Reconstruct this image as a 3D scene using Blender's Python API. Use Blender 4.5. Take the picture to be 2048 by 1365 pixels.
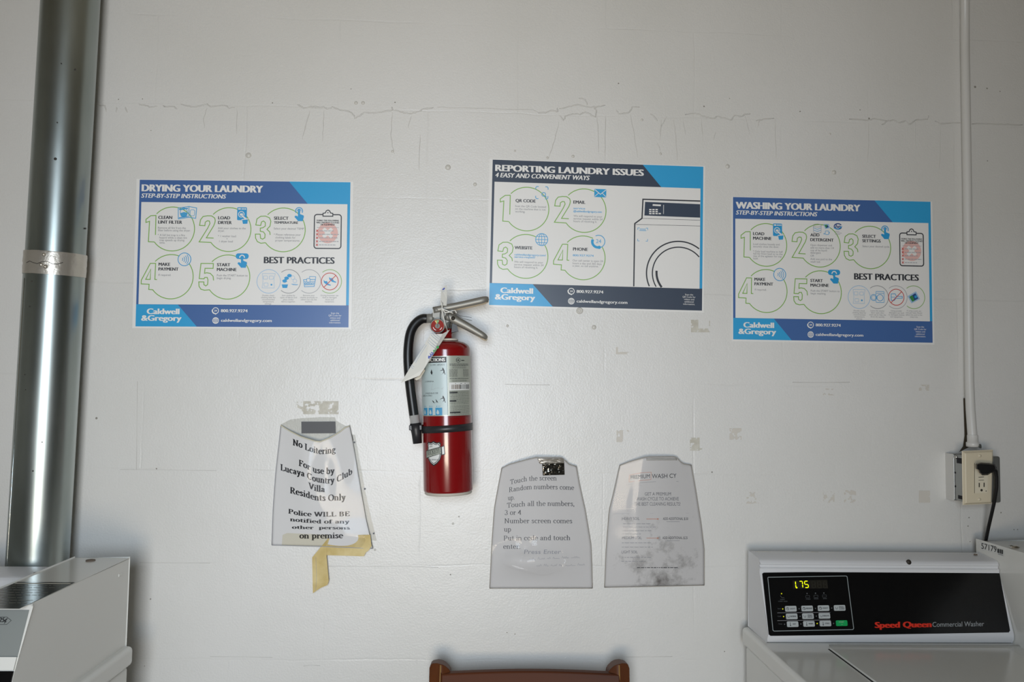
import bpy, math, random
from mathutils import Vector, Matrix, noise
from mathutils.geometry import tessellate_polygon
for o in list(bpy.data.objects): bpy.data.objects.remove(o, do_unlink=True)
SC = bpy.context.scene
COL = SC.collection
R = math.radians

# ------------------------------------------------------------------ camera
CAM_D, CAM_Z, FPX = 1.8425, 1.49, 1650.0
FW = Vector((0.0390139, 0.99750021, 0.05891733)).normalized()
RT = Vector((0.99909522, -0.03993948, 0.01461441)); RT = (RT - FW*RT.dot(FW)).normalized()
UP = RT.cross(FW)
CAM_P = Vector((0, -CAM_D, CAM_Z))
cd = bpy.data.cameras.new('camera'); cam = bpy.data.objects.new('camera', cd); COL.objects.link(cam)
cd.sensor_width = 36; cd.sensor_fit = 'HORIZONTAL'; cd.lens = 36*FPX/2048; cd.clip_start = .02
cam.matrix_world = Matrix(((RT.x, UP.x, -FW.x, CAM_P.x), (RT.y, UP.y, -FW.y, CAM_P.y), (RT.z, UP.z, -FW.z, CAM_P.z), (0, 0, 0, 1)))
SC.camera = cam

def at(px, py, y=0.0):
    """the point at depth y (wall face = 0, towards the room negative) measured at a photo pixel"""
    d = RT*((px-1024)/FPX) - UP*((py-682.5)/FPX) + FW
    return CAM_P + d*((y+CAM_D)/d.y)

# ------------------------------------------------------------------ world, daylight through the doorway, exposure
wd = bpy.data.worlds.new('world'); SC.world = wd; wd.use_nodes = True
bg = wd.node_tree.nodes['Background']; bg.inputs[0].default_value = (.75, .86, 1, 1); bg.inputs[1].default_value = .3
def area(name, loc, target, sx, sy, power, color, spread=180):
    l = bpy.data.lights.new(name, 'AREA'); l.shape = 'RECTANGLE'; l.size = sx; l.size_y = sy
    l.energy = power; l.color = color; l.spread = R(spread)
    o = bpy.data.objects.new(name, l); COL.objects.link(o); o.location = loc
    o.rotation_euler = (Vector(target)-Vector(loc)).to_track_quat('-Z', 'Y').to_euler()
    o['kind'] = 'helper'
    return o
area('doorway_sky_daylight', (-.24, -2.62, 1.56), (-.24, 0, 1.22), .80, .95, 14.4, (.755, .87, 1.0), 98)
area('doorway_ground_bounce', (-.24, -2.62, .92), (-.16, 0, 2.15), .80, .34, 8.2, (1.0, .85, .66), 104)
SC.view_settings.view_transform = 'Standard'; SC.view_settings.look = 'None'
SC.view_settings.gamma = 1; SC.view_settings.use_curve_mapping = False
SC.view_settings.exposure = 0.0

# ------------------------------------------------------------------ materials
def lin(c):
    if isinstance(c, str): c = tuple(int(c[i:i+2], 16)/255 for i in (0, 2, 4))
    return tuple((x/12.92 if x <= .04045 else ((x+.055)/1.055)**2.4) for x in c) + (1,)
M = {}
def mat(name, col='888888', rough=.5, metal=0, spec=.5, coat=0, emit=None, es=0):
    if name in M: return M[name]
    m = bpy.data.materials.new(name); m.use_nodes = True
    b = m.node_tree.nodes['Principled BSDF']
    b.inputs['Base Color'].default_value = lin(col); b.inputs['Roughness'].default_value = rough
    b.inputs['Metallic'].default_value = metal; b.inputs['Specular IOR Level'].default_value = spec
    b.inputs['Coat Weight'].default_value = coat; b.inputs['Coat Roughness'].default_value = .08
    if emit: b.inputs['Emission Color'].default_value = lin(emit); b.inputs['Emission Strength'].default_value = es
    M[name] = m
    return m
def nodes(m): return m.node_tree.nodes, m.node_tree.links, m.node_tree.nodes['Principled BSDF']
def node(m, t, **kw):
    n = m.node_tree.nodes.new(t)
    for k, v in kw.items():
        if k.startswith('i_'):
            n.inputs[int(k[2:]) if k[2:].isdigit() else k[2:].replace('_', ' ')].default_value = v
        else: setattr(n, k, v)
    return n
def mottle(m, c1, c2, scale=8, detail=4, stretch=None, lo=.35, hi=.65, rough=None):
    """two tones of the same surface mixed by noise"""
    N, L, b = nodes(m)
    tc = node(m, 'ShaderNodeTexCoord'); mp = node(m, 'ShaderNodeMapping')
    if stretch: mp.inputs['Scale'].default_value = stretch
    nz = node(m, 'ShaderNodeTexNoise', i_Scale=scale, i_Detail=detail)
    cr = node(m, 'ShaderNodeValToRGB'); e = cr.color_ramp.elements
    e[0].position = lo; e[1].position = hi; e[0].color = lin(c1); e[1].color = lin(c2)
    L.new(tc.outputs['Object'], mp.inputs[0]); L.new(mp.outputs[0], nz.inputs['Vector'])
    L.new(nz.outputs['Fac'], cr.inputs[0]); L.new(cr.outputs[0], b.inputs['Base Color'])
    if rough:
        mr = node(m, 'ShaderNodeMapRange'); mr.inputs[3].default_value = rough[0]; mr.inputs[4].default_value = rough[1]
        L.new(nz.outputs['Fac'], mr.inputs[0]); L.new(mr.outputs[0], b.inputs['Roughness'])
    return nz
def bump(m, scale, dist, strength=1, detail=3):
    N, L, b = nodes(m)
    tc = node(m, 'ShaderNodeTexCoord'); nz = node(m, 'ShaderNodeTexNoise', i_Scale=scale, i_Detail=detail)
    bp = node(m, 'ShaderNodeBump'); bp.inputs['Distance'].default_value = dist; bp.inputs['Strength'].default_value = strength
    L.new(tc.outputs['Object'], nz.inputs['Vector']); L.new(nz.outputs['Fac'], bp.inputs['Height']); L.new(bp.outputs[0], b.inputs['Normal'])

# painted block wall: roller stipple, faint block joints, slight warm / grey unevenness
wallm = mat('painted_block', 'dcdad4', .38, spec=.55)
N, L, B = nodes(wallm)
tc = node(wallm, 'ShaderNodeTexCoord')
sep = node(wallm, 'ShaderNodeSeparateXYZ'); L.new(tc.outputs['Object'], sep.inputs[0])
cmb = node(wallm, 'ShaderNodeCombineXYZ'); L.new(sep.outputs['X'], cmb.inputs[0]); L.new(sep.outputs['Z'], cmb.inputs[1])
wob = node(wallm, 'ShaderNodeTexNoise', i_Scale=9.0, i_Detail=3.0); L.new(tc.outputs['Object'], wob.inputs['Vector'])
wsc = node(wallm, 'ShaderNodeVectorMath', operation='SCALE'); wsc.inputs['Scale'].default_value = .012; L.new(wob.outputs['Color'], wsc.inputs[0])
wad = node(wallm, 'ShaderNodeVectorMath', operation='ADD'); L.new(cmb.outputs[0], wad.inputs[0]); L.new(wsc.outputs[0], wad.inputs[1])
mp = node(wallm, 'ShaderNodeMapping'); mp.inputs['Location'].default_value = (.12, -.0867-.006, 0); L.new(wad.outputs[0], mp.inputs[0])
brk = node(wallm, 'ShaderNodeTexBrick', offset=.5, i_Scale=1.0); L.new(mp.outputs[0], brk.inputs['Vector'])
brk.inputs['Mortar Size'].default_value = .003; brk.inputs['Mortar Smooth'].default_value = 1.0
brk.inputs['Brick Width'].default_value = .4064; brk.inputs['Row Height'].default_value = .2032
brk.inputs['Color1'].default_value = (1, 1, 1, 1); brk.inputs['Color2'].default_value = (1, 1, 1, 1); brk.inputs['Mortar'].default_value = (0, 0, 0, 1)
nfade = node(wallm, 'ShaderNodeTexNoise', i_Scale=5.0, i_Detail=2.0); L.new(tc.outputs['Object'], nfade.inputs['Vector'])
fr = node(wallm, 'ShaderNodeMapRange'); fr.inputs[1].default_value = .42; fr.inputs[2].default_value = .66; L.new(nfade.outputs['Fac'], fr.inputs[0])
b1 = node(wallm, 'ShaderNodeBump'); b1.inputs['Distance'].default_value = .0004; L.new(fr.outputs[0], b1.inputs['Strength']); L.new(brk.outputs['Color'], b1.inputs['Height'])
st = node(wallm, 'ShaderNodeTexNoise', i_Scale=240.0, i_Detail=2.0); L.new(tc.outputs['Object'], st.inputs['Vector'])
b2 = node(wallm, 'ShaderNodeBump'); b2.inputs['Distance'].default_value = .0013; b2.inputs['Strength'].default_value = .36
L.new(st.outputs['Fac'], b2.inputs['Height']); L.new(b1.outputs[0], b2.inputs['Normal'])
st2 = node(wallm, 'ShaderNodeTexNoise', i_Scale=22.0, i_Detail=4.0); L.new(tc.outputs['Object'], st2.inputs['Vector'])
b3 = node(wallm, 'ShaderNodeBump'); b3.inputs['Distance'].default_value = .004; b3.inputs['Strength'].default_value = .18
L.new(st2.outputs['Fac'], b3.inputs['Height']); L.new(b2.outputs[0], b3.inputs['Normal']); L.new(b3.outputs[0], B.inputs['Normal'])
big = node(wallm, 'ShaderNodeTexNoise', i_Scale=1.7, i_Detail=5.0); L.new(tc.outputs['Object'], big.inputs['Vector'])
cr = node(wallm, 'ShaderNodeValToRGB'); e = cr.color_ramp.elements
e[0].position = .3; e[1].position = .7; e[0].color = lin('d3d1cb'); e[1].color = lin('dcdad6')
L.new(big.outputs['Fac'], cr.inputs[0])
mx = node(wallm, 'ShaderNodeMix', data_type='RGBA'); mx.inputs[7].default_value = lin('b9b7b1')
inv = node(wallm, 'ShaderNodeMath', operation='SUBTRACT'); inv.inputs[0].default_value = 1; L.new(brk.outputs['Color'], inv.inputs[1])
mul = node(wallm, 'ShaderNodeMath', operation='MULTIPLY'); L.new(inv.outputs[0], mul.inputs[0]); L.new(fr.outputs[0], mul.inputs[1])
ml2 = node(wallm, 'ShaderNodeMath', operation='MULTIPLY'); L.new(mul.outputs[0], ml2.inputs[0]); ml2.inputs[1].default_value = .12
L.new(ml2.outputs[0], mx.inputs[0]); L.new(cr.outputs[0], mx.inputs[6]); L.new(mx.outputs[2], B.inputs['Base Color'])

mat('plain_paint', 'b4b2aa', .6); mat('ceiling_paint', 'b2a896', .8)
mat('shaded_ridge', 'cdcbc5', .45); mat('paint_blob', 'cbc8c0', .4); mat('blob_mark', '8f8b82', .6)  # ridges greyer than the wall: shade along the cracks mixed into their colour
mat('floor_concrete', '8d8a84', .6); mottle(M['floor_concrete'], '7e7b75', '9a9790', 6)
g = mat('galvanised', 'a9b0ae', .3, 1); mottle(g, '8f9794', 'b2b9b6', 7, 6, (1, 1, .35), .3, .7, (.25, .38))
g = mat('foil_tape', 'c6bfb4', .33, .75); bump(g, 70, .002, .5)
mat('seam_metal', 'c9cfcc', .2, 1); mat('dark_speck', '3a3733', .7)
mat('conduit_paint', 'd3d1cc', .35); mat('dark_gap', '4f4638', .9)
mat('box_metal', '9a9c9a', .38, .8); mat('box_paint', 'd4d2cd', .5); mat('box_hole', '15151a', .8)
mat('plate_ivory', 'd6cab0', .35); mat('recept_ivory', 'ddd3bc', .35); mat('lever_bounce_lit', 'cdbfa8', .5); mat('slot_dark', '2a241c', .6)  # the lever cream is bounce light put into colour
mat('plug_rubber', '0d0d0e', .45); mat('screw_metal', 'c9c9c6', .22, 1)
mat('enamel', 'd9d8d2', .16, spec=.5); mat('enamel_trim', 'd2d2d3', .28); mat('enamel_groove', 'b4b6b9', .3)
mat('gap_black', '1c1b1a', .8); mat('panel_black', '0b0b0c', .22, spec=.4); mat('panel_line', '8a9292', .5)
mat('display_off', '1c1a14', .3); mat('led_yellow', 'd8e000', .4, emit='d6e800', es=1.3); mat('led_dim', 'b8b800', .4, emit='c8c820', es=.5)
mat('segment_off', '28261f', .4); mat('button_grey', 'a9aeae', .4); mat('button_ink', '2b2e30', .5); mat('button_green', '0d9a50', .4)
mat('ink_faint', '54585a', .6); mat('logo_red', 'd02a14', .45); mat('logo_grey', '8c8f90', .45)
mat('meter_label', '1a1917', .18, spec=.6); mat('label_line', '8f8c80', .4); mat('slide_grey', '8b8f8c', .4, .2); mat('ink_black', '17181a', .55)
mat('caulk', 'b9b59c', .6)
w = mat('chair_wood', '5a2f14', .5, spec=.25); mottle(w, '3f1f0c', '6e3b18', 14, 6, (1, 1, .14), .3, .72, (.45, .6))
w2 = mat('chair_rail_wood', '4a2512', .55, spec=.2); mottle(w2, '371a0c', '572d15', 12, 6, (.14, 1, 1), .3, .72, (.48, .62))
mat('worn_edge', '94703f', .5)
mat('paper', 'dedcd8', .6, spec=.15); mat('poster_paper', 'e6e4e0', .34, spec=.4)
mat('blue_band', '46689f', .34); mat('sky_blue', '36a0d4', .34); mat('slate', '3d4757', .34)
mat('print_white', 'e8e6e2', .36); mat('green_line', '7fb04a', .4); mat('print_dark', '33353b', .4); mat('print_grey', '8f8f92', .5)
mat('print_light', 'a8a9ad', .5); mat('icon_blue', '2f9ad2', .4); mat('icon_line', '4aa2d4', .4); mat('print_red', 'c64038', .45); mat('pale_red', 'e2b6ae', .5)
mat('pod_green', '3f8a4a', .4); mat('pod_navy', '2c4a86', .4); mat('pale_blue_line', '9fc0de', .45)
mat('red_paint', '780b0e', .2, spec=.5, coat=.35); mat('ext_base', 'b9b2a6', .5); mat('rubber', '111112', .38); mat('ext_metal', '8d8a82', .5, .6)
mat('cast_metal', '8f8d87', .55, .5); mat('steel_bright', 'd4d4d2', .35, .35); mat('strap_black', '242426', .42)
mat('label_silver', 'a7ab9f', .34, .25); mat('label_ink', '25282a', .5); mat('label_white', 'd6d6d2', .4); mat('label_blue', '3f8fb8', .45); mat('label_pale', 'b5c4c4', .4)
mat('gauge_red', '8a1c0c', .45, spec=.1); mat('gauge_green', '5a9a3a', .4); mat('gauge_yellow', 'c9a024', .4); mat('gauge_grey', '6b6459', .5)
mat('tag_paper', 'd4d2ca', .5); mat('tag_edge', 'c9c2b0', .5); mat('ink_blue', '4654a8', .5); mat('ink_green', '2f9a48', .5); mat('ink_pale', 'a8b0bc', .5)
mat('tie_white', 'dedcd4', .4); mat('pin_wire', '55534e', .35, 1); mat('collar_white', 'd2cdc0', .5)
mat('masking_tape', 'c9b478', .6); mottle(M['masking_tape'], 'bfa767', 'd2be86', 30); mat('tape_stain', 'c3bfb2', .7); mottle(M['tape_stain'], 'b9b4a6', 'cac6ba', 60)
mat('tape_pale', 'ccc6bc', .6); mat('aged_tape', 'd2cbb0', .5); mat('dark_strip', '4a4a4c', .55); mat('serif_ink', '1c1c20', .5); mat('serif_grey', '3d3f45', .5)
mat('sans_grey', '6e6e72', .5); mat('orange_ink', 'c07a5a', .5); mat('pencil', '9b9ba0', .6); mat('mark_brown', '6d5f52', .7)
f = mat('dark_foil', '55524c', .16, .9); bump(f, 60, .006, .9)

def sleeve_mat(name, gloss_rough, tint, dirt=0):
    m = bpy.data.materials.new(name); m.use_nodes = True; N = m.node_tree.nodes; L = m.node_tree.links
    N.remove(N['Principled BSDF']); out = N['Material Output']
    tr = N.new('ShaderNodeBsdfTransparent'); tr.inputs[0].default_value = tint
    gl = N.new('ShaderNodeBsdfGlossy'); gl.inputs['Roughness'].default_value = gloss_rough
    fz = N.new('ShaderNodeFresnel'); fz.inputs['IOR'].default_value = 1.2
    mx = N.new('ShaderNodeMixShader'); L.new(fz.outputs[0], mx.inputs[0]); L.new(tr.outputs[0], mx.inputs[1]); L.new(gl.outputs[0], mx.inputs[2])
    L.new(mx.outputs[0], out.inputs[0]); M[name] = m
    return m
sleeve_mat('clear_sleeve', .06, (.93, .93, .94, 1)); sleeve_mat('clear_edge', .15, (.91, .91, .90, 1)); sleeve_mat('clear_tape', .12, (.95, .93, .85, 1)); mat('sleeve_rim', '9d978d', .4); mat('aged_paper', 'd0cdc9', .6, spec=.15)

# ------------------------------------------------------------------ mesh helpers
ORIG = {}
def tag(o, label=None, cat=None, group=None, kind=None):
    if label: o['label'] = label
    if cat: o['category'] = cat
    if group: o['group'] = group
    if kind: o['kind'] = kind
    return o
def thing(name, label, cat, loc=(0, 0, 0), group=None, rot=None):
    o = bpy.data.objects.new(name, None); COL.objects.link(o); o.location = loc; o.empty_display_size = .05
    if rot: o.rotation_euler = rot
    ORIG[o.name] = Vector(loc)
    return tag(o, label, cat, group)
class MB:
    def __init__(s): s.v = []; s.f = []; s.m = []; s.mats = []; s.sm = []
    def mi(s, n):
        if n not in s.mats: s.mats.append(n)
        return s.mats.index(n)
    def add(s, vs, fs, m, smooth=False):
        b = len(s.v); s.v += [tuple(v) for v in vs]; k = s.mi(m)
        for f in fs: s.f.append(tuple(i+b for i in f)); s.m.append(k); s.sm.append(smooth)
        return s
    def box(s, x0, x1, y0, y1, z0, z1, m):
        vs = [(x, y, z) for z in (z0, z1) for y in (y0, y1) for x in (x0, x1)]
        return s.add(vs, [(0, 2, 3, 1), (4, 5, 7, 6), (0, 1, 5, 4), (2, 6, 7, 3), (0, 4, 6, 2), (1, 3, 7, 5)], m)
    def prism(s, poly, a, b, m, axis='x', smooth=False):
        """polygon extruded along an axis; poly is (y,z) for x, (x,z) for y, (x,y) for z"""
        def p(q, t): return {'x': (t, q[0], q[1]), 'y': (q[0], t, q[1]), 'z': (q[0], q[1], t)}[axis]
        n = len(poly); vs = [p(q, a) for q in poly]+[p(q, b) for q in poly]
        tri = tessellate_polygon([[Vector((q[0], q[1], 0)) for q in poly]])
        fs = [tuple(t) for t in tri]+[tuple(i+n for i in reversed(t)) for t in tri]
        s.add(vs, fs, m); return s.add(vs, [(i, (i+1) % n, n+(i+1) % n, n+i) for i in range(n)], m, smooth)
    def tube(s, pts, r, m, n=12, closed=False, caps=True, smooth=True, flat=1.0):
        P = [Vector(p) for p in pts]; k = len(P); rr = r if isinstance(r, (list, tuple)) else [r]*k
        T = []
        for i in range(k):
            a = P[(i-1) % k] if closed or i > 0 else P[i]; b = P[(i+1) % k] if closed or i < k-1 else P[i]
            T.append((b-a).normalized())
        u = T[0].cross(Vector((0, 1, 0)));
        if u.length < 1e-3: u = T[0].cross(Vector((1, 0, 0)))
        u.normalize(); vs = []
        for i in range(k):
            u = (u-T[i]*u.dot(T[i])).normalized(); w = T[i].cross(u)
            for j in range(n):
                a = 2*math.pi*j/n; d = u*math.cos(a)*rr[i]+w*math.sin(a)*rr[i]
                if flat != 1: d.y *= flat
                vs.append(P[i]+d)
        fs = [(i*n+j, i*n+(j+1) % n, ((i+1) % k)*n+(j+1) % n, ((i+1) % k)*n+j) for i in range(k if closed else k-1) for j in range(n)]
        if caps and not closed: fs += [tuple(range(n)), tuple((k-1)*n+j for j in range(n))]
        return s.add(vs, fs, m, smooth)
    def lathe(s, prof, m, n=48, c=(0, 0, 0), axis='z', smooth=True):
        vs = []
        for r, z in prof:
            for j in range(n):
                a = 2*math.pi*j/n; x, y = r*math.cos(a), r*math.sin(a)
                vs.append((c[0]+x, c[1]+y, c[2]+z) if axis == 'z' else ((c[0]+x, c[1]+z, c[2]+y) if axis == 'y' else (c[0]+z, c[1]+x, c[2]+y)))
        k = len(prof)
        fs = [(i*n+j, i*n+(j+1) % n, (i+1)*n+(j+1) % n, (i+1)*n+j) for i in range(k-1) for j in range(n)]
        s.add(vs, fs, m, smooth)
        return s.add(vs, [tuple(range(n)), tuple((k-1)*n+j for j in range(n))], m)
    def grid(s, fn, nu, nv, m, smooth=True, keep=None):
        vs = [fn(i/nu, j/nv) for j in range(nv+1) for i in range(nu+1)]
        fs = [(j*(nu+1)+i, j*(nu+1)+i+1, (j+1)*(nu+1)+i+1, (j+1)*(nu+1)+i) for j in range(nv) for i in range(nu) if keep is None or keep(i, j)]
        return s.add(vs, fs, m, smooth)
    def build(s, name, parent=None, bevel=0, local=False, solid=0, seg=2, mods=None):
        me = bpy.data.meshes.new(name)
        off = Vector((0, 0, 0))
        if parent is not None and not local: off = ORIG.get(parent.name, off)
        me.from_pydata([tuple(Vector(v)-off) for v in s.v], [], s.f); me.update()
        for n in s.mats: me.materials.append(M[n])
        for p, k, sm in zip(me.polygons, s.m, s.sm): p.material_index = k; p.use_smooth = sm
        o = bpy.data.objects.new(name, me); COL.objects.link(o)
        if parent is not None: o.parent = parent; ORIG[o.name] = off
        if solid:
            md = o.modifiers.new('thickness', 'SOLIDIFY'); md.thickness = solid; md.offset = 0
        if bevel:
            import bmesh as _b
            bm = _b.new(); bm.from_mesh(me); _b.ops.remove_doubles(bm, verts=bm.verts, dist=1e-6); bm.to_mesh(me); bm.free()
            md = o.modifiers.new('bevel', 'BEVEL'); md.width = bevel; md.segments = seg; md.limit_method = 'ANGLE'; md.angle_limit = R(40)
            for p in me.polygons: p.use_smooth = True
            md.harden_normals = True
        return o

# ------------------------------------------------------------------ lettering
_tc = {}
def sans(s, off=0):
    """outline of a line of sans lettering, capital height 1, baseline 0"""
    off = 0
    key = (s, off)
    if key in _tc: return _tc[key]
    def raw(t, off=off):
        c = bpy.data.curves.new('t', 'FONT'); c.body = t; c.size = 1; c.offset = off; c.resolution_u = 3
        o = bpy.data.objects.new('t', c); me = bpy.data.meshes.new_from_object(o)
        r = ([(v.co.x, v.co.y) for v in me.vertices], [tuple(p.vertices) for p in me.polygons])
        bpy.data.objects.remove(o); bpy.data.curves.remove(c); bpy.data.meshes.remove(me)
        return r
    if 'H' not in _tc: _tc['H'] = max(y for _, y in raw('H', 0)[0])
    v, f = raw(s); h = _tc['H']; x0 = min((x for x, _ in v), default=0)
    _tc[key] = ([((x-x0)/h, y/h, 0) for x, y in v], f)
    return _tc[key]

# a serif alphabet drawn with a broad nib: l = polyline, a = arc (cx,cy,rx,ry,from,to), s = slab serif (x,y,half), d = dot
G = {
'a': (46, ['a 22 33 11 11 165 0', 'l 33 34 33 8 36 2 42 3', 'l 33 27 22 24 12 18 9 12 10 5 16 1 24 3 33 10', 'd 12 35']),
'b': (48, ['l 10 70 10 2', 's 6 69 5', 'a 25 23 15 22 150 -150']), 'c': (42, ['a 23 23 16 22 45 315', 'd 34 36']),
'd': (50, ['l 37 70 37 2', 's 33 69 5', 's 41 1 5', 'a 23 23 15 22 30 330']), 'e': (43, ['a 22 23 16 22 0 318', 'l 7 25 37 25']),
'f': (33, ['l 14 1 14 57', 'a 24 57 10 11 180 50', 's 15 44 12', 's 14 1 11', 'd 31 63']),
'g': (47, ['a 21 31 12 13 0 360', 'a 22 -9 16 11 0 360', 'l 13 20 10 11 15 4 30 2', 'l 30 40 42 43']),
'h': (51, ['l 10 70 10 1', 's 6 69 5', 's 10 1 9', 'a 24 30 14 14 165 0', 'l 38 30 38 1', 's 38 1 9']),
'i': (24, ['l 12 44 12 1', 's 8 44 6', 's 12 1 10', 'd 12 62']), 'l': (24, ['l 12 70 12 1', 's 8 69 6', 's 12 1 10']),
'm': (78, ['l 10 44 10 1', 's 6 44 5', 's 10 1 9', 'a 24 30 14 14 165 0', 'l 38 30 38 1', 's 38 1 9', 'a 52 30 14 14 165 0', 'l 66 30 66 1', 's 66 1 9']),
'n': (51, ['l 10 44 10 1', 's 6 44 5', 's 10 1 9', 'a 24 30 14 14 165 0', 'l 38 30 38 1', 's 38 1 9']), 'o': (46, ['a 23 23 17 22 0 360']),
'p': (48, ['l 10 44 10 -20', 's 6 44 5', 's 10 -20 9', 'a 25 23 15 22 150 -150']), 'r': (36, ['l 11 44 11 1', 's 7 44 6', 's 12 1 10', 'l 11 28 16 38 24 43 29 42', 'd 30 39']),
's': (37, ['l 29 34 26 41 18 45 11 42 8 35 11 29 18 25 25 21 29 15 28 7 24 2 17 0 10 3 7 11']), 't': (31, ['l 13 58 13 10', 'a 21 10 8 9 180 310', 's 14 44 12']),
'u': (51, ['l 11 44 11 16', 'a 25 16 14 15 180 345', 'l 38 44 38 1', 's 7 44 6', 's 34 44 6', 's 42 1 6']), 'y': (47, ['l 8 44 24 2', 'l 39 44 24 2 17 -15 10 -19', 's 9 44 9', 's 38 44 8', 'd 9 -17']),
'.': (20, ['d 9 4']), ',': (20, ['d 9 4', 'l 11 3 9 -6 5 -11']), ' ': (24, []),
'N': (66, ['l 12 65 12 1', 'l 12 65 52 2', 'l 52 65 52 1', 's 12 1 10', 's 8 65 7', 's 53 65 10']), 'L': (54, ['l 14 65 14 1', 's 14 65 11', 'l 4 1 46 1', 'l 46 1 49 16']),
'F': (52, ['l 14 65 14 1', 's 14 1 11', 'l 4 65 46 65', 'l 46 65 47 52', 'l 14 35 34 35', 'l 34 42 34 28']), 'C': (62, ['a 33 33 25 33 45 315', 'l 51 54 51 66']),
'V': (62, ['l 9 65 31 1', 'l 31 1 53 65', 's 10 65 10', 's 53 65 9']), 'R': (62, ['l 14 65 14 1', 's 14 1 10', 'l 5 65 30 65', 'a 30 49 15 16 90 -90', 'l 30 33 14 33', 'l 29 33 50 2', 's 54 1 7']),
'O': (66, ['a 33 33 26 33 0 360']), 'P': (56, ['l 14 65 14 1', 's 14 1 11', 'l 5 65 30 65', 'a 30 48 16 17 90 -90', 'l 30 31 14 31']),
'W': (90, ['l 8 65 27 1', 'l 27 1 45 63', 'l 45 65 64 1', 'l 64 1 83 65', 's 9 65 9', 's 46 65 8', 's 82 65 8']), 'I': (30, ['l 15 65 15 1', 's 15 65 11', 's 15 1 11']),
'B': (58, ['l 14 65 14 1', 'l 5 65 28 65', 'a 28 50 14 15 90 -90', 'l 14 35 30 35', 'a 30 18 16 17 90 -90', 'l 30 1 5 1']), 'E': (56, ['l 14 65 14 1', 'l 5 65 46 65', 'l 46 65 47 52', 'l 14 35 34 35', 'l 34 42 34 28', 'l 5 1 48 1', 'l 48 1 50 15']),
'T': (58, ['l 29 65 29 1', 's 29 1 11', 'l 6 65 52 65', 'l 6 66 5 50', 'l 52 66 53 50']), '3': (46, ['a 21 49 15 16 150 -80', 'a 21 17 17 17 80 -150', 'd 8 12']), '4': (46, ['l 32 65 32 1', 'l 32 64 5 20 42 20', 's 32 1 9']),
'U': (64, ['l 12 65 12 22', 'a 32 22 20 21 180 360', 'l 52 65 52 22', 's 12 65 10', 's 52 65 9']), 'K': (64, ['l 13 65 13 1', 's 13 65 10', 's 13 1 10', 'l 50 65 14 27', 'l 24 36 52 1', 's 51 65 9', 's 54 1 9']), 'Y': (60, ['l 8 65 30 32', 'l 52 65 30 32', 'l 30 34 30 1', 's 30 1 10', 's 9 65 10', 's 51 65 9']),
}
def arc(cx, cy, rx, ry, a0, a1, n=None):
    n = n or max(6, int(abs(a1-a0)/12))
    return [(cx+rx*math.cos(R(a0+(a1-a0)*i/n)), cy+ry*math.sin(R(a0+(a1-a0)*i/n))) for i in range(n+1)]
def ribbon(pts, hw, closed=False):
    """quads of a stroke; hw(nx,ny) gives the offset vector of the pen"""
    k = len(pts); vs = []
    def unit(p, q): l = math.hypot(q[0]-p[0], q[1]-p[1]) or 1; return (q[0]-p[0])/l, (q[1]-p[1])/l
    for i in range(k):
        d1 = unit(pts[(i-1) % k], pts[i]) if closed or i > 0 else unit(pts[i], pts[i+1])
        d2 = unit(pts[i], pts[(i+1) % k]) if closed or i < k-1 else d1
        nx, ny = -(d1[1]+d2[1]), d1[0]+d2[0]; l = math.hypot(nx, ny)
        if l < 1e-6: nx, ny, l = -d1[1], d1[0], 1
        nx, ny = nx/l, ny/l; ox, oy = hw(nx, ny); q = 1/max(-d1[1]*nx+d1[0]*ny, .5)      # mitred corner
        x, y = pts[i]; vs += [(x+ox*q, y+oy*q), (x-ox*q, y-oy*q)]
    m = k if closed else k-1
    return vs, [(2*i, 2*i+1, 2*((i+1) % k)+1, 2*((i+1) % k)) for i in range(m)]
def serif(s, a=4.6, b=1.7, t=2.0, sp=0, dot=5):
    V, F, x, q0 = [], [], 0, [0]
    def add(v, f):
        q0[0] = (q0[0]+1) % 9
        n = len(V); V.extend((px+x, py, q0[0]*.05) for px, py in v); F.extend(tuple(i+n for i in q) for q in f)
    def nib(nx, ny):
        h = math.hypot(a*nx, b*ny) or 1
        return a*a*nx/h, b*b*ny/h
    for ch in s:
        w, st = G[ch]
        for q in st:
            k, *n = q.split(); n = [float(z) for z in n]
            if k == 'l': add(*ribbon(list(zip(n[::2], n[1::2])), nib))
            elif k == 'a':
                full = abs(n[5]-n[4]) >= 360; p = arc(*n)
                add(*ribbon(p[:-1] if full else p, nib, full))
            elif k == 's': add([(n[0]-n[2]-a*.4, n[1]-t), (n[0]+n[2]+a*.4, n[1]-t), (n[0]+n[2]+a*.4, n[1]+t), (n[0]-n[2]-a*.4, n[1]+t)], [(0, 1, 2, 3)])
            elif k == 'd': add(arc(n[0], n[1], dot, dot, 0, 330, 11), [tuple(range(12))])
        x += w+sp
    return [(px/66, py/66, e) for px, py, e in V], F

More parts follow.
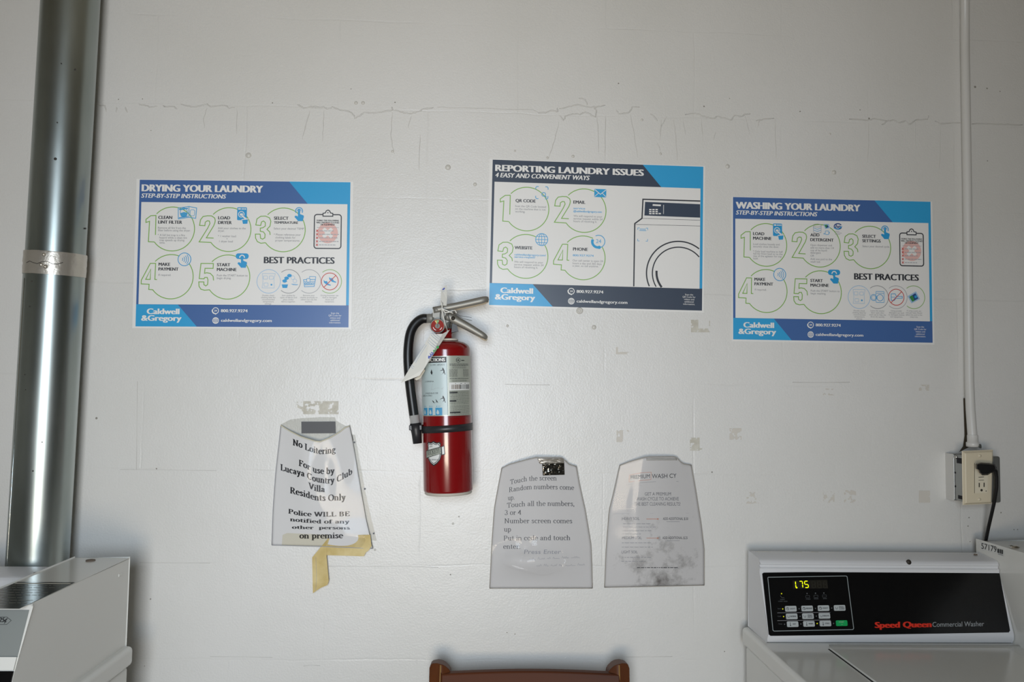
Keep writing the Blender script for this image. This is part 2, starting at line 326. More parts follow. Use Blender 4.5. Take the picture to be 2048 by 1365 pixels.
class Draw:
    """flat printing on a surface: f(u, v, layer) -> point, v downwards"""
    def __init__(s, f): s.fn = f; s.mb = MB()
    n = 0; sub = 0
    def put(s, vs, fs, m, layer):
        s.n = (s.n+1) % 20; e = layer+s.n*.04      # each stroke a hair above the one before: ink never lies in ink
        s.mb.add([s.fn(p[0], p[1], e+(p[2] if len(p) > 2 else 0)) for p in vs], fs, m); return s
    def poly(s, pts, m, layer=0, sub=None):
        vs, fs = list(pts), [tuple(t) for t in tessellate_polygon([[Vector((p[0], p[1], 0)) for p in pts]])]
        for _ in range(s.sub if sub is None else sub):      # finer faces so that the print follows a curved surface
            mid, nf = {}, []
            def h(a, b):
                k = (min(a, b), max(a, b))
                if k not in mid: vs.append(((vs[a][0]+vs[b][0])/2, (vs[a][1]+vs[b][1])/2)); mid[k] = len(vs)-1
                return mid[k]
            for a, b, c in fs: x, y, z = h(a, b), h(b, c), h(c, a); nf += [(a, x, z), (x, b, y), (z, y, c), (x, y, z)]
            fs = nf
        return s.put(vs, fs, m, layer)
    def rect(s, x0, y0, x1, y1, m, layer=0, nx=1, ny=1):
        vs = [(x0+(x1-x0)*i/nx, y0+(y1-y0)*j/ny) for j in range(ny+1) for i in range(nx+1)]
        return s.put(vs, [(j*(nx+1)+i, j*(nx+1)+i+1, (j+1)*(nx+1)+i+1, (j+1)*(nx+1)+i) for j in range(ny) for i in range(nx)], m, layer)
    def line(s, pts, w, m, layer=0, closed=False):
        v, f = ribbon(list(pts), lambda nx, ny: (nx*w/2, ny*w/2), closed); return s.put(v, f, m, layer)
    def ring(s, cx, cy, r, w, m, layer=0, a0=0, a1=360, ry=None):
        p = arc(cx, cy, r, ry or r, a0, a1, max(10, int(abs(a1-a0)/7))); full = abs(a1-a0) >= 360
        return s.line(p[:-1] if full else p, w, m, layer, full)
    def disk(s, cx, cy, r, m, layer=0, ry=None): return s.poly(arc(cx, cy, r, ry or r, 0, 345, 23), m, layer)
    def rrect(s, x0, y0, x1, y1, r, w, m, layer=0, fill=None):
        p = []
        for cx, cy, a in ((x1-r, y1-r, 0), (x0+r, y1-r, 90), (x0+r, y0+r, 180), (x1-r, y0+r, 270)): p += arc(cx, cy, r, r, a, a+90, 5)
        if fill: s.poly(p, fill, layer)
        if w: s.line(p, w, m, layer+1, True)
        return s
    def text(s, t, x, y, cap, m, layer=0, width=None, bold=0, align='l', italic=0, off=0, ser=None, path=None, lean=0):
        v, f = serif(t, **ser) if ser is not None else sans(t, off)
        if not v: return s
        x0 = min(p[0] for p in v); x1 = max(p[0] for p in v); nat = (x1-x0) or 1
        if path:      # baseline polyline: the line is spread along it
            px = [p[0] for p in path]; total = px[-1]-px[0]
            def bl(xx):
                for (ax, ay), (bx, by) in zip(path, path[1:]):
                    if xx <= bx or (bx, by) == path[-1]: return ay+(by-ay)*(xx-ax)/(bx-ax)
            vs = []
            for a, b, e in v:
                xx = px[0]+(a-x0)/nat*total; vs.append((xx+italic*b*cap, bl(xx)-b*cap, e))
            return s.put(vs, f, m, layer)
        k = (width/nat) if width else cap
        w = nat*k; ox = x-(w if align == 'r' else w/2 if align == 'c' else 0)
        bold = bold*1.15
        for d in ((-bold, bold) if bold and bold < .045 else (-bold, 0, bold) if bold else (0,)):
            s.put([(ox+(a-x0)*k+italic*b*cap+d*cap, y-b*cap-lean*((a-x0)*k), e) for a, b, e in v], f, m, layer)
        return s
    def done(s, name, parent, local=True, **k):
        mb, s.mb = s.mb, MB()
        return mb.build(name, parent, local=local, **k)

# ------------------------------------------------------------------ the room
def struct(name, mb, **k): return tag(mb.build(name, **k), kind='structure')
XL, XR, YB, ZC = -1.75, 2.05, -2.55, 2.62
wall = struct('wall_north', MB().add([(XL-.1, 0, -.1), (XR+.1, 0, -.1), (XR+.1, 0, ZC), (XL-.1, 0, ZC), (XL-.1, .15, -.1), (XR+.1, .15, -.1), (XR+.1, .15, ZC), (XL-.1, .15, ZC)],
    [(0, 1, 2, 3), (4, 7, 6, 5), (0, 4, 5, 1), (3, 2, 6, 7), (0, 3, 7, 4), (1, 5, 6, 2)], 'painted_block'))
struct('wall_left', MB().box(XL-.12, XL, YB-.1, 0, -.1, ZC, 'plain_paint'))
struct('wall_right', MB().box(XR, XR+.12, YB-.1, 0, -.1, ZC, 'plain_paint'))
DX0, DX1, DZ = -.56, .34, 2.04
struct('wall_south', MB().box(XL, DX0, YB-.14, YB, 0, ZC, 'plain_paint').box(DX1, XR, YB-.14, YB, 0, ZC, 'plain_paint').box(DX0, DX1, YB-.14, YB, DZ, ZC, 'plain_paint'))
struct('floor', MB().box(XL, XR, YB-.14, 0, -.1, 0, 'floor_concrete'))
struct('ceiling', MB().box(XL-.1, XR+.1, YB-.14, .15, ZC, ZC+.08, 'ceiling_paint'))

# paint cracks and drips (their shade put into a greyer ridge colour), blobs and specks on the wall
def zz(x0, y0, k): return lambda p: (x0+p[0]*k, y0+p[1]*k)
Z5, Z6, Z1 = zz(560, 160, .36133), zz(1300, 160, .36523), zz(180, 160, .22461)
ridges = [(Z5, 1.0, t) for t in (
 '95,135 130,155 170,150 195,152 240,150 260,160 290,150 330,165 385,175 400,185 415,212 440,200 465,180 520,182 600,172 625,165 618,150', '625,165 680,180 720,188 760,178 800,160 850,152',
 '1430,185 1470,180 1500,168 1540,175 1535,155', '1545,195 1570,225 1580,200 1620,188 1660,190 1690,178 1720,192 1745,203 1750,170 1740,155', '1545,160 1600,148 1650,138 1700,150 1750,150 1800,140', '1860,165 1875,188 1930,180 1950,150 1990,150', '1655,100 1690,110 1700,140')]
ridges += [(Z5, .5, t) for t in ('870,150 1000,155 1200,160 1400,165 1430,180', '165,170 140,260 125,320', '245,165 240,250 235,340', '622,180 615,300 620,370 635,410', '730,195 712,240 710,265', '775,300 772,400 770,500', '1545,230 1520,330 1490,430', '1755,200 1762,300 1765,400', '1800,200 1798,320 1800,420', '1940,190 1960,300 1980,430')]
ridges += [(Z6, 1.0, t) for t in ('190,192 240,182 270,190 290,200 320,205 350,212 370,200 410,210 440,222 465,195 500,200 520,190 550,185', '580,225 620,215 680,210', '1090,215 1190,222 1230,212 1300,225', '1270,245 1300,225 1330,220 1360,235 1400,225 1420,245 1450,225', '1450,222 1520,215 1525,195', '1560,225 1590,240 1650,237 1700,235', '1760,240 1890,243 1960,244 2040,246', '0,185 25,205 40,225')]
ridges += [(Z6, .55, t) for t in ('520,195 545,300', '600,215 590,260', '685,215 690,430', '1195,230 1198,330 1190,450', '1590,245 1588,400 1580,510', '60,220 55,330', '130,220 140,300 150,440', '280,215 290,330', '180,215 195,300', '360,280 350,330', '40,345 60,400', '1450,230 1455,420', '90,200 60,260 55,300')]
ridges += [(Z1, .9, t) for t in ('60,225 130,228 145,285', '235,240 235,290', '310,240 335,290', '430,215 480,225 530,240 600,235', '650,225 660,238 750,240 775,262', '800,215 850,230 920,240 1000,225 1040,215 1080,240 1200,225 1240,250 1290,245', '1850,215 1900,250 1950,240', '1970,235 2048,245')]
ridges += [(Z1, .5, t) for t in ('1040,250 1010,340 1020,430', '1310,260 1308,370 1305,480', '1955,280 1915,430 1890,530')]
rnd = random.Random(4)
for zf, w, t in ridges:
    p = [at(*zf(tuple(map(float, q.split(',')))), -.0002) for q in t.split()]
    fine = []
    for a, b in zip(p, p[1:]):
        for k in range(4):
            c = a.lerp(b, k/4); c += Vector((rnd.uniform(-1, 1), 0, rnd.uniform(-1, 1)))*.0009; fine.append(c)
    fine.append(p[-1])
    MB().tube(fine, [(.0011+.0006*rnd.random())*w*(1.0 if 0 < i < len(fine)-1 else .4) for i in range(len(fine))], 'shaded_ridge', 6, flat=.8).build('paint_crack', wall)
lower = ['279,1125.7 330,1126 420,1127', '640,1133 700,1133.3 760,1134 800,1133 877,1135.6', '420,1314 490,1314.5 545,1316', '1250,1315 1300,1314.5 1345,1314', '240,939.8 330,940.5 433,942', '1010,769 1045,770 1100,770.5', '275,763 274,850 273,940', '1585,765 1640,765.5 1700,765', '607,1333 622,1331 640,1332']
for t in lower:
    p = [at(*map(float, q.split(',')), 0) for q in t.split()]
    MB().tube(p, .00042, 'shaded_ridge', 6, flat=.5).build('paint_crack', wall)
def blob(px, py, r, m='paint_blob', h=.5):
    c = at(px, py, 0); rr = r*.00112
    MB().lathe([(0, -rr*h), (rr*.45, -rr*h*.9), (rr*.8, -rr*h*.5), (rr, .0003)], m, 14, (c.x, c.y, c.z), 'y').build('paint_blob', wall)
for px, py, r in ((497, 311, 6), (896, 335, 6), (1455, 333, 5), (1146, 313, 3.5), (1095, 316, 3), (1284, 240, 3), (712, 206, 4), (726, 206, 4), (785, 303, 3), (950, 369, 4), (1668, 345, 5), (1321, 308, 3), (1188, 655, 5), (1015, 652, 3), (1660, 268, 2.5), (750, 1100, 2.5), (906, 1048, 2.5), (1030, 302, 2.5)): blob(px, py, r)
for px, py, r in ((237, 199, 1.3), (285, 198, 1.2), (302, 261, 1), (545, 206, 1.4), (1408, 213, 1.8), (1237, 167, 1.6), (1600, 223, 1.6), (1720, 220, 1.3), (1738, 237, 2), (1950, 174, 2.6), (1974, 177, 1.8), (2000, 183, 1.3), (1975, 322, 1.3), (193, 837, 2.4), (313, 938, 1.6), (301, 1199, 1.6), (702, 178, 1.1), (790, 205, 1.6), (918, 1034, 1.5), (1938, 1036, 1.6), (1936, 1053, 1.6), (1940, 1084, 1.2), (2002, 1026, 1.6), (2028, 1060, 1.3), (2035, 1060, 1.3), (1424, 945, 1.7), (1449, 1304, 1.3), (1014, 1266, 1.2), (1030, 1269, 1.2), (901, 1150, 1.5), (289, 1333, 1), (1459, 197, 1)):
    blob(px, py, r, 'blob_mark', .35)

# little painted-over wall plug under the middle poster
c = at(1159, 622, 0); t = thing('wall_plug', 'small round painted-over wall plug under the bottom edge of the dark-titled poster', 'wall plug', c)
MB().lathe([(.0075, 0), (.0075, -.0025), (.006, -.0042), (.0045, -.0042), (.0038, -.002), (0, -.002)], 'paint_blob', 24, tuple(c), 'y').build('plug_rim', t)
MB().lathe([(.0026, -.001), (.0026, -.003), (0, -.0034)], 'conduit_paint', 14, tuple(c), 'y').build('plug_core', t)

# tape residue left on the paint: thin flakes with ragged holes
def residue(name, label, px0, py0, px1, py1, m, keep, seed, group=None):
    c = at((px0+px1)/2, (py0+py1)/2, 0)
    nx, ny = max(6, int((px1-px0)/.9)), max(6, int((py1-py0)/.9)); mb = MB(); r = random.Random(seed)
    def fn(u, v): return at(px0+(px1-px0)*u, py0+(py1-py0)*v, -.0006)
    def kp(i, j):
        u, v = i/nx, j/ny
        n = noise.fractal(Vector((u*(px1-px0)/9+seed*7.3, v*(py1-py0)/9, seed)), 1.0, 2.0, 3)
        return keep(u, v, n)
    mb.grid(fn, nx, ny, m, False, kp); o = mb.build(name, None); o.location = (0, 0, 0)
    md = o.modifiers.new('thickness', 'SOLIDIFY'); md.thickness = .0004
    me = o.data
    for v in me.vertices: v.co -= c
    o.location = c
    return tag(o, label, 'tape residue', 'tape residue on the wall')
residue('tape_residue', 'flaky strip of old tape residue above the no loitering notice', 592, 803, 677, 829, 'tape_stain', lambda u, v, n: n > (.25 if u < .16 else -.16 if u < .45 else .02 if u < .55 else -.28)-(.6 if u > .93 and v < .6 else 0), 3)
residue('tape_residue', 'ragged grey tape residue just below right corner of the dark-titled poster', 1382, 640, 1420, 665, 'tape_stain', lambda u, v, n: (u < .36 and n > -.35) or (v > .7 and n > -.3) or (u > .94 and n > -.2), 5)
residue('tape_residue', 'grey lump of tape residue above the right shoulder of the wash cycle notice', 1380, 876, 1414, 902, 'tape_stain', lambda u, v, n: (u < .55 and n > -.3) or (v > .8 and n > .1), 8)
residue('tape_residue', 'faint square of tape residue right of the grey lump above the wash cycle notice', 1459, 857, 1483, 880, 'tape_pale', lambda u, v, n: n > -.18, 11)
residue('tape_residue', 'faint patch of tape residue directly above the left side of the wash cycle notice', 1233, 861, 1258, 885, 'tape_pale', lambda u, v, n: (u < .5 and n > -.25) or (v < .15 and n > .1), 14)
residue('tape_residue', 'faint corner of tape residue below the middle of the dark-titled poster', 1232, 695, 1257, 709, 'tape_pale', lambda u, v, n: (u < .12) or (v > .6 and n > -.25), 17)
residue('tape_residue', 'neat beige square of tape residue left of the electrical outlet', 1838, 982, 1860, 1006, 'tape_pale', lambda u, v, n: n > -.55, 20)
residue('tape_residue', 'broken smudge of tape residue, left of two, between wash cycle notice and outlet', 1646, 984, 1669, 1006, 'tape_pale', lambda u, v, n: n > .08, 23)
residue('tape_residue', 'broken smudge of tape residue, right of two, between wash cycle notice and outlet', 1688, 981, 1712, 1006, 'tape_pale', lambda u, v, n: n > .12, 26)
residue('tape_residue', 'faint smudge of tape residue low on the wall beside the wash cycle notice', 1492, 985, 1517, 1008, 'tape_pale', lambda u, v, n: n > .2, 29)
residue('tape_residue', 'faint tape smudge below the washing poster, under its middle', 1646, 778, 1668, 791, 'tape_pale', lambda u, v, n: n > .1, 32)
residue('tape_residue', 'faint pinkish tape square below the right end of the washing poster', 1838, 770, 1858, 782, 'tape_pale', lambda u, v, n: n > -.1, 35)

# ------------------------------------------------------------------ printed posters
def inv_bil(c):
    (a, b, cc, d) = [Vector(p) for p in c]
    def f(x, y):
        u = v = .5; p = Vector((x, y))
        for _ in range(6):
            q = a*(1-u)*(1-v)+b*u*(1-v)+cc*u*v+d*(1-u)*v; du = (b-a)*(1-v)+(cc-d)*v; dv = (d-a)*(1-u)+(cc-b)*u
            e = p-q; det = du.x*dv.y-du.y*dv.x; u += (e.x*dv.y-e.y*dv.x)/det; v += (du.x*e.y-du.y*e.x)/det
        return u*1800, v*1240
    return f
NUM = {  # outline of each big digit relative to the centre of its circle
'1': [(-142, 52), (-142, -113), (-185, -111), (-225, -80), (-225, -53), (-195, -63), (-200, 110), (-152, 112)],
'2': [(-128, 74), (-190, 72), (-130, -31), (-120, -60), (-118, -78), (-124, -98), (-150, -115), (-185, -116), (-222, -109), (-243, -81), (-250, -33), (-205, -31), (-202, -61), (-185, -73), (-168, -71), (-162, -51), (-180, -11), (-250, 107), (-150, 111)],
'3': [(-112, 44), (-116, 19), (-140, -3), (-115, -31), (-108, -71), (-120, -101), (-155, -116), (-195, -114), (-227, -91), (-236, -39), (-195, -35), (-187, -66), (-170, -74), (-155, -61), (-155, -31), (-175, -16), (-197, -13), (-197, 14), (-170, 19), (-155, 39), (-157, 69), (-175, 81), (-193, 74), (-197, 39), (-238, 39), (-235, 74), (-220, 102), (-190, 116), (-152, 111)],
'4': [(-117, 25), (-135, 24), (-132, -111), (-177, -111), (-249, 32), (-249, 62), (-182, 65), (-184, 109), (-150, 111)],
'5': [(-119, 30), (-124, -5), (-149, -30), (-179, -35), (-197, -30), (-194, -72), (-126, -72), (-124, -113), (-229, -113), (-241, 15), (-201, 17), (-194, 5), (-174, 5), (-167, 25), (-169, 65), (-184, 77), (-201, 65), (-201, 43), (-244, 43), (-241, 80), (-224, 105), (-194, 113), (-152, 109)]}
def icon(D, kind, x, y):
    b, l = 'icon_blue', 'icon_line'
    if kind == 'lint':
        D.line([(x-78, y-38), (x+12, y-52), (x+78, y-40), (x+72, y+48), (x+14, y+40), (x-75, y+55)], 6, l, 2, True)
        D.line([(x+12, y-52), (x+14, y+40)], 6, l, 2)
        D.ring(x-30, y, 30, 5, l, 2, 0, 360, 40); D.poly([(x-60, y+5), (x-28, y-5), (x-2, y+2), (x-5, y+28), (x-30, y+38), (x-55, y+28)], l, 1)
        D.rrect(x+24, y-25, x+62, y+28, 14, 4, l, 2); D.line([(x-70, y-25), (x+4, y-36)], 10, b, 2); D.line([(x-70, y+45), (x+6, y+32)], 7, b, 2)
    elif kind in ('load',):
        D.rrect(x-42, y-58, x+40, y+52, 8, 0, b, 2, fill=b)
        for i, w in ((-34, 22), (-4, 9), (10, 9), (24, 9)): D.rect(x+i, y-50, x+i+w, y-38, 'poster_paper', 4)
        D.ring(x-6, y+2, 24, 6, 'poster_paper', 4); D.rrect(x-18, y-6, x+8, y+14, 6, 0, b, 5, fill='poster_paper')
        D.line([(x+2, y+10), (x+22, y+30), (x+34, y+42)], 16, 'poster_paper', 5); D.line([(x+6, y+8), (x+26, y+24), (x+42, y+36)], 4, b, 6)
        D.poly([(x+2, y+48), (x+52, y+40), (x+46, y+82), (x+10, y+84)], b, 6); D.line([(x-2, y+48), (x+56, y+42)], 7, 'poster_paper', 7)
    elif kind in ('touch', 'start'):
        if kind == 'start': D.rrect(x-55, y-62, x+55, y-14, 22, 0, b, 2, fill=b); D.ring(x, y-26, 20, 9, 'poster_paper', 4, 175, 365)
        else: D.ring(x, y-26, 30, 7, b, 3, 150, 390); D.ring(x, y-26, 17, 5, b, 3, 170, 370)
        D.rrect(x-9, y-40, x+9, y+30, 9, 0, b, 5, fill=b)
        D.poly([(x-9, y), (x+14, y+2), (x+40, y+12), (x+42, y+24), (x+32, y+60), (x-8, y+60), (x-20, y+44), (x-38, y+26), (x-32, y+14), (x-18, y+16), (x-9, y+22)], b, 5)
    elif kind == 'pay':
        D.disk(x, y, 55, 'poster_paper', 2); D.ring(x, y, 54, 6, b, 3)
        for i in range(4): D.ring(x-34+i*1, y, 20+i*15, 5, b, 4, -38, 38)
    elif kind == 'qr':
        for sx, sy in ((-1, -1), (1, -1), (1, 1), (-1, 1)): D.line([(x+sx*52, y+sy*28), (x+sx*52, y+sy*44), (x+sx*44, y+sy*52), (x+sx*28, y+sy*52)], 6, l, 2)
        D.ring(x+16, y+14, 16, 6, l, 3); D.line([(x+28, y+26), (x+40, y+40)], 7, l, 3)
    elif kind == 'mail':
        D.rrect(x-52, y-36, x+50, y+34, 6, 0, b, 2, fill='sky_blue'); D.line([(x-48, y-30), (x, y+10), (x+47, y-30)], 6, 'poster_paper', 4)
        D.line([(x-48, y+29), (x-16, y)], 5, 'poster_paper', 4); D.line([(x+47, y+29), (x+16, y)], 5, 'poster_paper', 4)
    elif kind == 'globe':
        D.disk(x, y, 54, 'poster_paper', 2); D.ring(x, y, 51, 6, l, 3); D.ring(x, y, 25, 5, l, 3, 0, 360, 51); D.line([(x, y-51), (x, y+51)], 5, l, 3)
        for k, w in ((-26, 43), (0, 51), (26, 43)): D.line([(x-w, y+k), (x+w, y+k)], 5, l, 3)
    elif kind == 'phone24':
        D.disk(x, y, 54, 'poster_paper', 2); D.ring(x, y, 53, 6, 'sky_blue', 3, -120, 150); D.ring(x-6, y+3, 48, 21, 'sky_blue', 4, 70, 185)
        D.disk(x+6, y+50, 14, 'sky_blue', 4); D.disk(x-52, y-6, 12, 'sky_blue', 4); D.text('24', x, y+14, 32, l, 5, align='c', off=.01)
    elif kind == 'soap':
        D.ring(x-70, y-28, 36, 4, 'print_light', 2, 0, 360, 14); D.line([(x-106, y-28), (x-104, y+32), (x-70, y+44), (x-36, y+32), (x-34, y-28)], 4, 'print_light', 2)
        D.line([(x-106, y-8), (x-70, y+6), (x-34, y-8)], 4, 'icon_line', 2); D.line([(x-105, y+12), (x-70, y+25), (x-35, y+12)], 4, 'icon_line', 2)
        D.poly([(x-14, y-42), (x+36, y-44), (x+46, y-8), (x+2, y+2)], 'pale_blue_line', 2); D.poly([(x-6, y-34), (x+22, y-36), (x+10, y-6)], 'pod_green', 3); D.poly([(x+22, y-36), (x+34, y-16), (x+10, y-6)], 'pod_navy', 3)
        D.rrect(x+2, y+18, x+34, y+50, 6, 4, l, 3); D.disk(x-8, y+44, 5, b, 3); D.line([(x+34, y+26), (x+42, y+32), (x+36, y+42)], 4, l, 3)
        D.ring(x+118, y-24, 34, 9, 'pod_navy', 3, 20, 330, 24); D.text('he', x+116, y-8, 34, 'pod_navy', 4, align='c', bold=.04, italic=.2); D.line([(x+80, y-10), (x+122, y+2), (x+154, y-26)], 8, 'icon_blue', 4)
        for k, w in ((22, 40), (34, 62), (46, 48)): D.line([(x+90, y+k), (x+90+w, y+k)], 4, 'print_light', 3)
def step(D, par, n, cx, cy, ic, heads, body, hx, hy, gap=40, blue=()):
    D.ring(cx, cy, 187, 7, 'green_line', 1, -137, 143); sx, sy = cx+187*math.cos(R(-217)), cy+187*math.sin(R(-217))
    D.line([(cx+a, cy+b) for a, b in NUM[n]]+[(cx+187*math.cos(R(143)), cy+187*math.sin(R(143)))], 7, 'green_line', 1)
    if n == '4': D.line([(cx-172, cy-62), (cx-174, cy+24), (cx-212, cy+24)], 7, 'green_line', 1, True)
    o = D.done('step_badge', par)
    for i, h in enumerate(heads):
        sm = h == 'TEMPERATURE'
        D.text(h, hx, hy+i*gap, 20 if sm else 26, 'print_dark', 3, bold=.05, off=.008, width=205 if sm else None)
    if blue:
        for x, y, s, w in blue: D.text(s, x, y, 16, 'icon_line', 3, width=w, bold=.03)
    for x, y, s in body: D.text(s, x, y, 16.5, 'print_grey', 3, off=.004)
    D.done('step_text', o)
    icon(D, ic[0], ic[1], ic[2]); D.done('step_icon', o)
def contact(D, par, f, ix, tx, y1, y2, qx, qy):
    x, y = f(ix, y1); D.ring(x, y, 25, 6, 'print_white', 3)
    D.poly([(x-14, y+20), (x+14, y+22), (x, y+34)], 'print_white', 3); D.text('24', x, y+8, 16, 'print_white', 4, align='c', bold=.05)
    D.ring(x-3, y, 24, 10, 'print_white', 4, 100, 200); D.done('phone_icon', par)
    D.text('800.927.9274', f(tx, y1)[0], y+12, 24, 'print_white', 3, width=224, bold=.055, off=.008); D.done('phone_number', par)
    x, y = f(ix, y2); D.ring(x, y, 25, 5, 'print_white', 3); D.ring(x, y, 12, 4, 'print_white', 3, 0, 360, 25); D.line([(x, y-25), (x, y+25)], 4, 'print_white', 3)
    for k, w in ((-12, 21), (0, 25), (12, 21)): D.line([(x-w, y+k), (x+w, y+k)], 4, 'print_white', 3)
    D.done('globe_icon', par)
    D.text('caldwellandgregory.com', f(tx, y2)[0], y+10, 24, 'print_white', 3, width=428, bold=.045, off=.008); D.done('web_address', par)
    for i, s in enumerate(('Scan the', 'QR Code for', 'videos and', 'additional', 'information.')): x, y = f(qx, qy+i*20); D.text(s, x, y, 14, 'print_white', 3, align='c')
    D.done('scan_caption', par)
def clipboard(D, par, x0, y0, x1, y1):
    D.rrect(x0, y0, x1, y1, 22, 9, 'print_dark', 1); cx = (x0+x1)/2
    D.poly([(cx-42, y0+14), (cx-42, y0-10), (cx-22, y0-14), (cx-14, y0-34), (cx+14, y0-34), (cx+22, y0-14), (cx+42, y0-10), (cx+42, y0+14)], 'poster_paper', 3)
    D.line([(cx-42, y0+14), (cx-42, y0-10), (cx-22, y0-14), (cx-14, y0-32), (cx, y0-38), (cx+14, y0-32), (cx+22, y0-14), (cx+42, y0-10), (cx+42, y0+14)], 8, 'print_dark', 4, True); D.disk(cx, y0-16, 5, 'print_dark', 5)
    D.disk(cx, (y0+y1)/2+12, 88, 'pale_red', 2)
    for a in (45, 135):
        d = 52*math.cos(R(a)), 52*math.sin(R(a)); D.line([(cx-d[0], (y0+y1)/2+12-d[1]), (cx+d[0], (y0+y1)/2+12+d[1])], 30, 'poster_paper', 3)
    for i, s in enumerate(('DOING THE FOLLOWING', 'WILL DESTROY CLOTHES', 'OR EQUIPMENT')): D.text(s, cx, y0+58+i*18, 13, 'print_dark', 5, align='c', width=(190, 196, 122)[i], bold=.04)
    D.line([(x0+22, y0+112), (x1-20, y0+112)], 3, 'print_light', 5)
    for i in range(5):
        y = y0+140+i*30
        for s in (-1, 1): D.line([(x0+16, y-9*s), (x0+34, y+9*s)], 5, 'print_red', 5)
        r = random.Random(i); x = x0+42
        while x < x1-60+40*((i*7) % 2):
            w = r.uniform(14, 38); D.line([(x, y), (min(x+w, x1-18), y)], 6, 'print_light', 5); x += w+5
    D.done('clipboard_picture', par)
def practice(D, par, kind, cx, cy, colr, caps):
    a0 = (40, 320) if kind != 3 else (0, 360)
    D.ring(cx, cy, 100, 5, colr, 1, 0 if kind in (0,) else -130, 360 if kind in (0,) else 130)
    if kind in (0,): pass
    o = D.done('practice_circle', par)
    k = practice.set
    if k == 'dry':
        if kind == 0:
            D.line([(cx-55, cy-66), (cx+55, cy-66), (cx+45, cy-20), (cx+48, cy+55), (cx-55, cy+55), (cx-48, cy)], 3, 'pale_blue_line', 2, True)
            for a, b in ((-28, -32), (22, -32), (-22, 28)): D.rrect(cx+a-17, cy+b-14, cx+a+17, cy+b+14, 4, 3, 'pale_blue_line', 2)
            D.disk(cx+24, cy+28, 8, 'icon_line', 2)
        elif kind == 1:
            for i, (a, b) in enumerate(((8, -50), (-16, -28), (-32, -4))): D.poly([(cx+a-24, cy+b-4), (cx+a-8, cy+b-14), (cx+a+12, cy+b-10), (cx+a+18, cy+b+6), (cx+a, cy+b+16), (cx+a-18, cy+b+12)], 'icon_blue', 2)
            D.poly([(cx-60, cy+26), (cx-6, cy+26), (cx-14, cy+56), (cx-52, cy+56)], 'icon_blue', 2)
            for a, b in ((34, -32), (52, -4)): D.ring(cx+a, cy+b, 16, 3, 'pale_blue_line', 2)
            D.line([(cx+22, cy+22), (cx+78, cy+26), (cx+68, cy+30), (cx+32, cy+28)], 4, 'icon_line', 2)
        elif kind == 2:
            D.line([(cx-48, cy-14), (cx-38, cy+46), (cx+44, cy+42), (cx+54, cy-18)], 5, 'icon_blue', 2, True)
            for j in range(3): D.line([(cx-42+j*3, cy+2+j*14), (cx+48-j*3, cy-1+j*14)], 4, 'icon_blue', 2)
            D.line([(cx+2, cy-16), (cx+4, cy-42), (cx+56, cy-40), (cx+54, cy-20)], 4, 'icon_blue', 2); D.rrect(cx-20, cy-24, cx+8, cy+4, 4, 4, 'icon_blue', 2, fill='poster_paper')
            for j in range(4): D.rrect(cx-36+j*20, cy+12, cx-22+j*20, cy+26, 3, 3, 'icon_blue', 2)
        else:
            for a, b in ((-20, 10), (26, -16)): D.poly([(cx+a-34, cy+b-22), (cx+a-20, cy+b-10), (cx+a-6, cy+b-14), (cx+a+8, cy+b+10), (cx+a+30, cy+b+20), (cx+a+26, cy+b+26), (cx+a-6, cy+b+20), (cx+a-30, cy+b)], 'icon_blue', 2)
            D.ring(cx, cy, 72, 6, 'print_red', 3); D.line([(cx+51, cy-51), (cx-51, cy+51)], 6, 'print_red', 4)
    else:
        if kind == 0:
            D.line([(cx-55, cy-66), (cx+55, cy-66), (cx+45, cy-20), (cx+48, cy+55), (cx-55, cy+55), (cx-48, cy)], 3, 'pale_blue_line', 2, True)
            for a, b in ((-28, -32), (22, -32), (-22, 28)): D.rrect(cx+a-17, cy+b-14, cx+a+17, cy+b+14, 4, 3, 'pale_blue_line', 2)
            D.disk(cx+24, cy+28, 8, 'icon_line', 2)
        elif kind == 1:
            D.rrect(cx-14, cy-50, cx+60, cy+46, 6, 4, 'icon_line', 2); D.line([(cx-14, cy-34), (cx+60, cy-34)], 4, 'icon_line', 2)
            D.ring(cx+24, cy+4, 28, 5, 'icon_blue', 2); D.ring(cx-34, cy+4, 27, 5, 'icon_line', 2); D.ring(cx-34, cy+4, 18, 3, 'icon_line', 2)
        elif kind == 2:
            D.line([(cx-46, cy-28), (cx-10, cy-30), (cx+2, cy-8), (cx+56, cy-8), (cx+56, cy+8), (cx-4, cy+10), (cx-20, cy+30), (cx-46, cy+28)], 5, 'icon_blue', 2, True); D.line([(cx-46, cy), (cx-6, cy)], 4, 'icon_blue', 2)
            D.ring(cx, cy, 70, 6, 'print_red', 3); D.line([(cx+49, cy-49), (cx-49, cy+49)], 6, 'print_red', 4)
        else:
            D.poly([(cx-58, cy-8), (cx+20, cy-52), (cx+56, cy+14), (cx-22, cy+54)], 'pale_blue_line', 2); D.poly([(cx-42, cy-2), (cx+14, cy-36), (cx+40, cy+10), (cx-14, cy+40)], 'pod_navy', 3); D.poly([(cx-42, cy-2), (cx-14, cy-18), (cx+6, cy+28), (cx-14, cy+40)], 'pod_green', 4); D.disk(cx+16, cy-4, 12, 'sky_blue', 4)
    D.done('practice_icon', o)
    for i, s in enumerate(caps): D.text(s, cx, cy+125+i*17.5, 12.5, 'print_grey', 2, align='c')
    D.done('practice_caption', o)
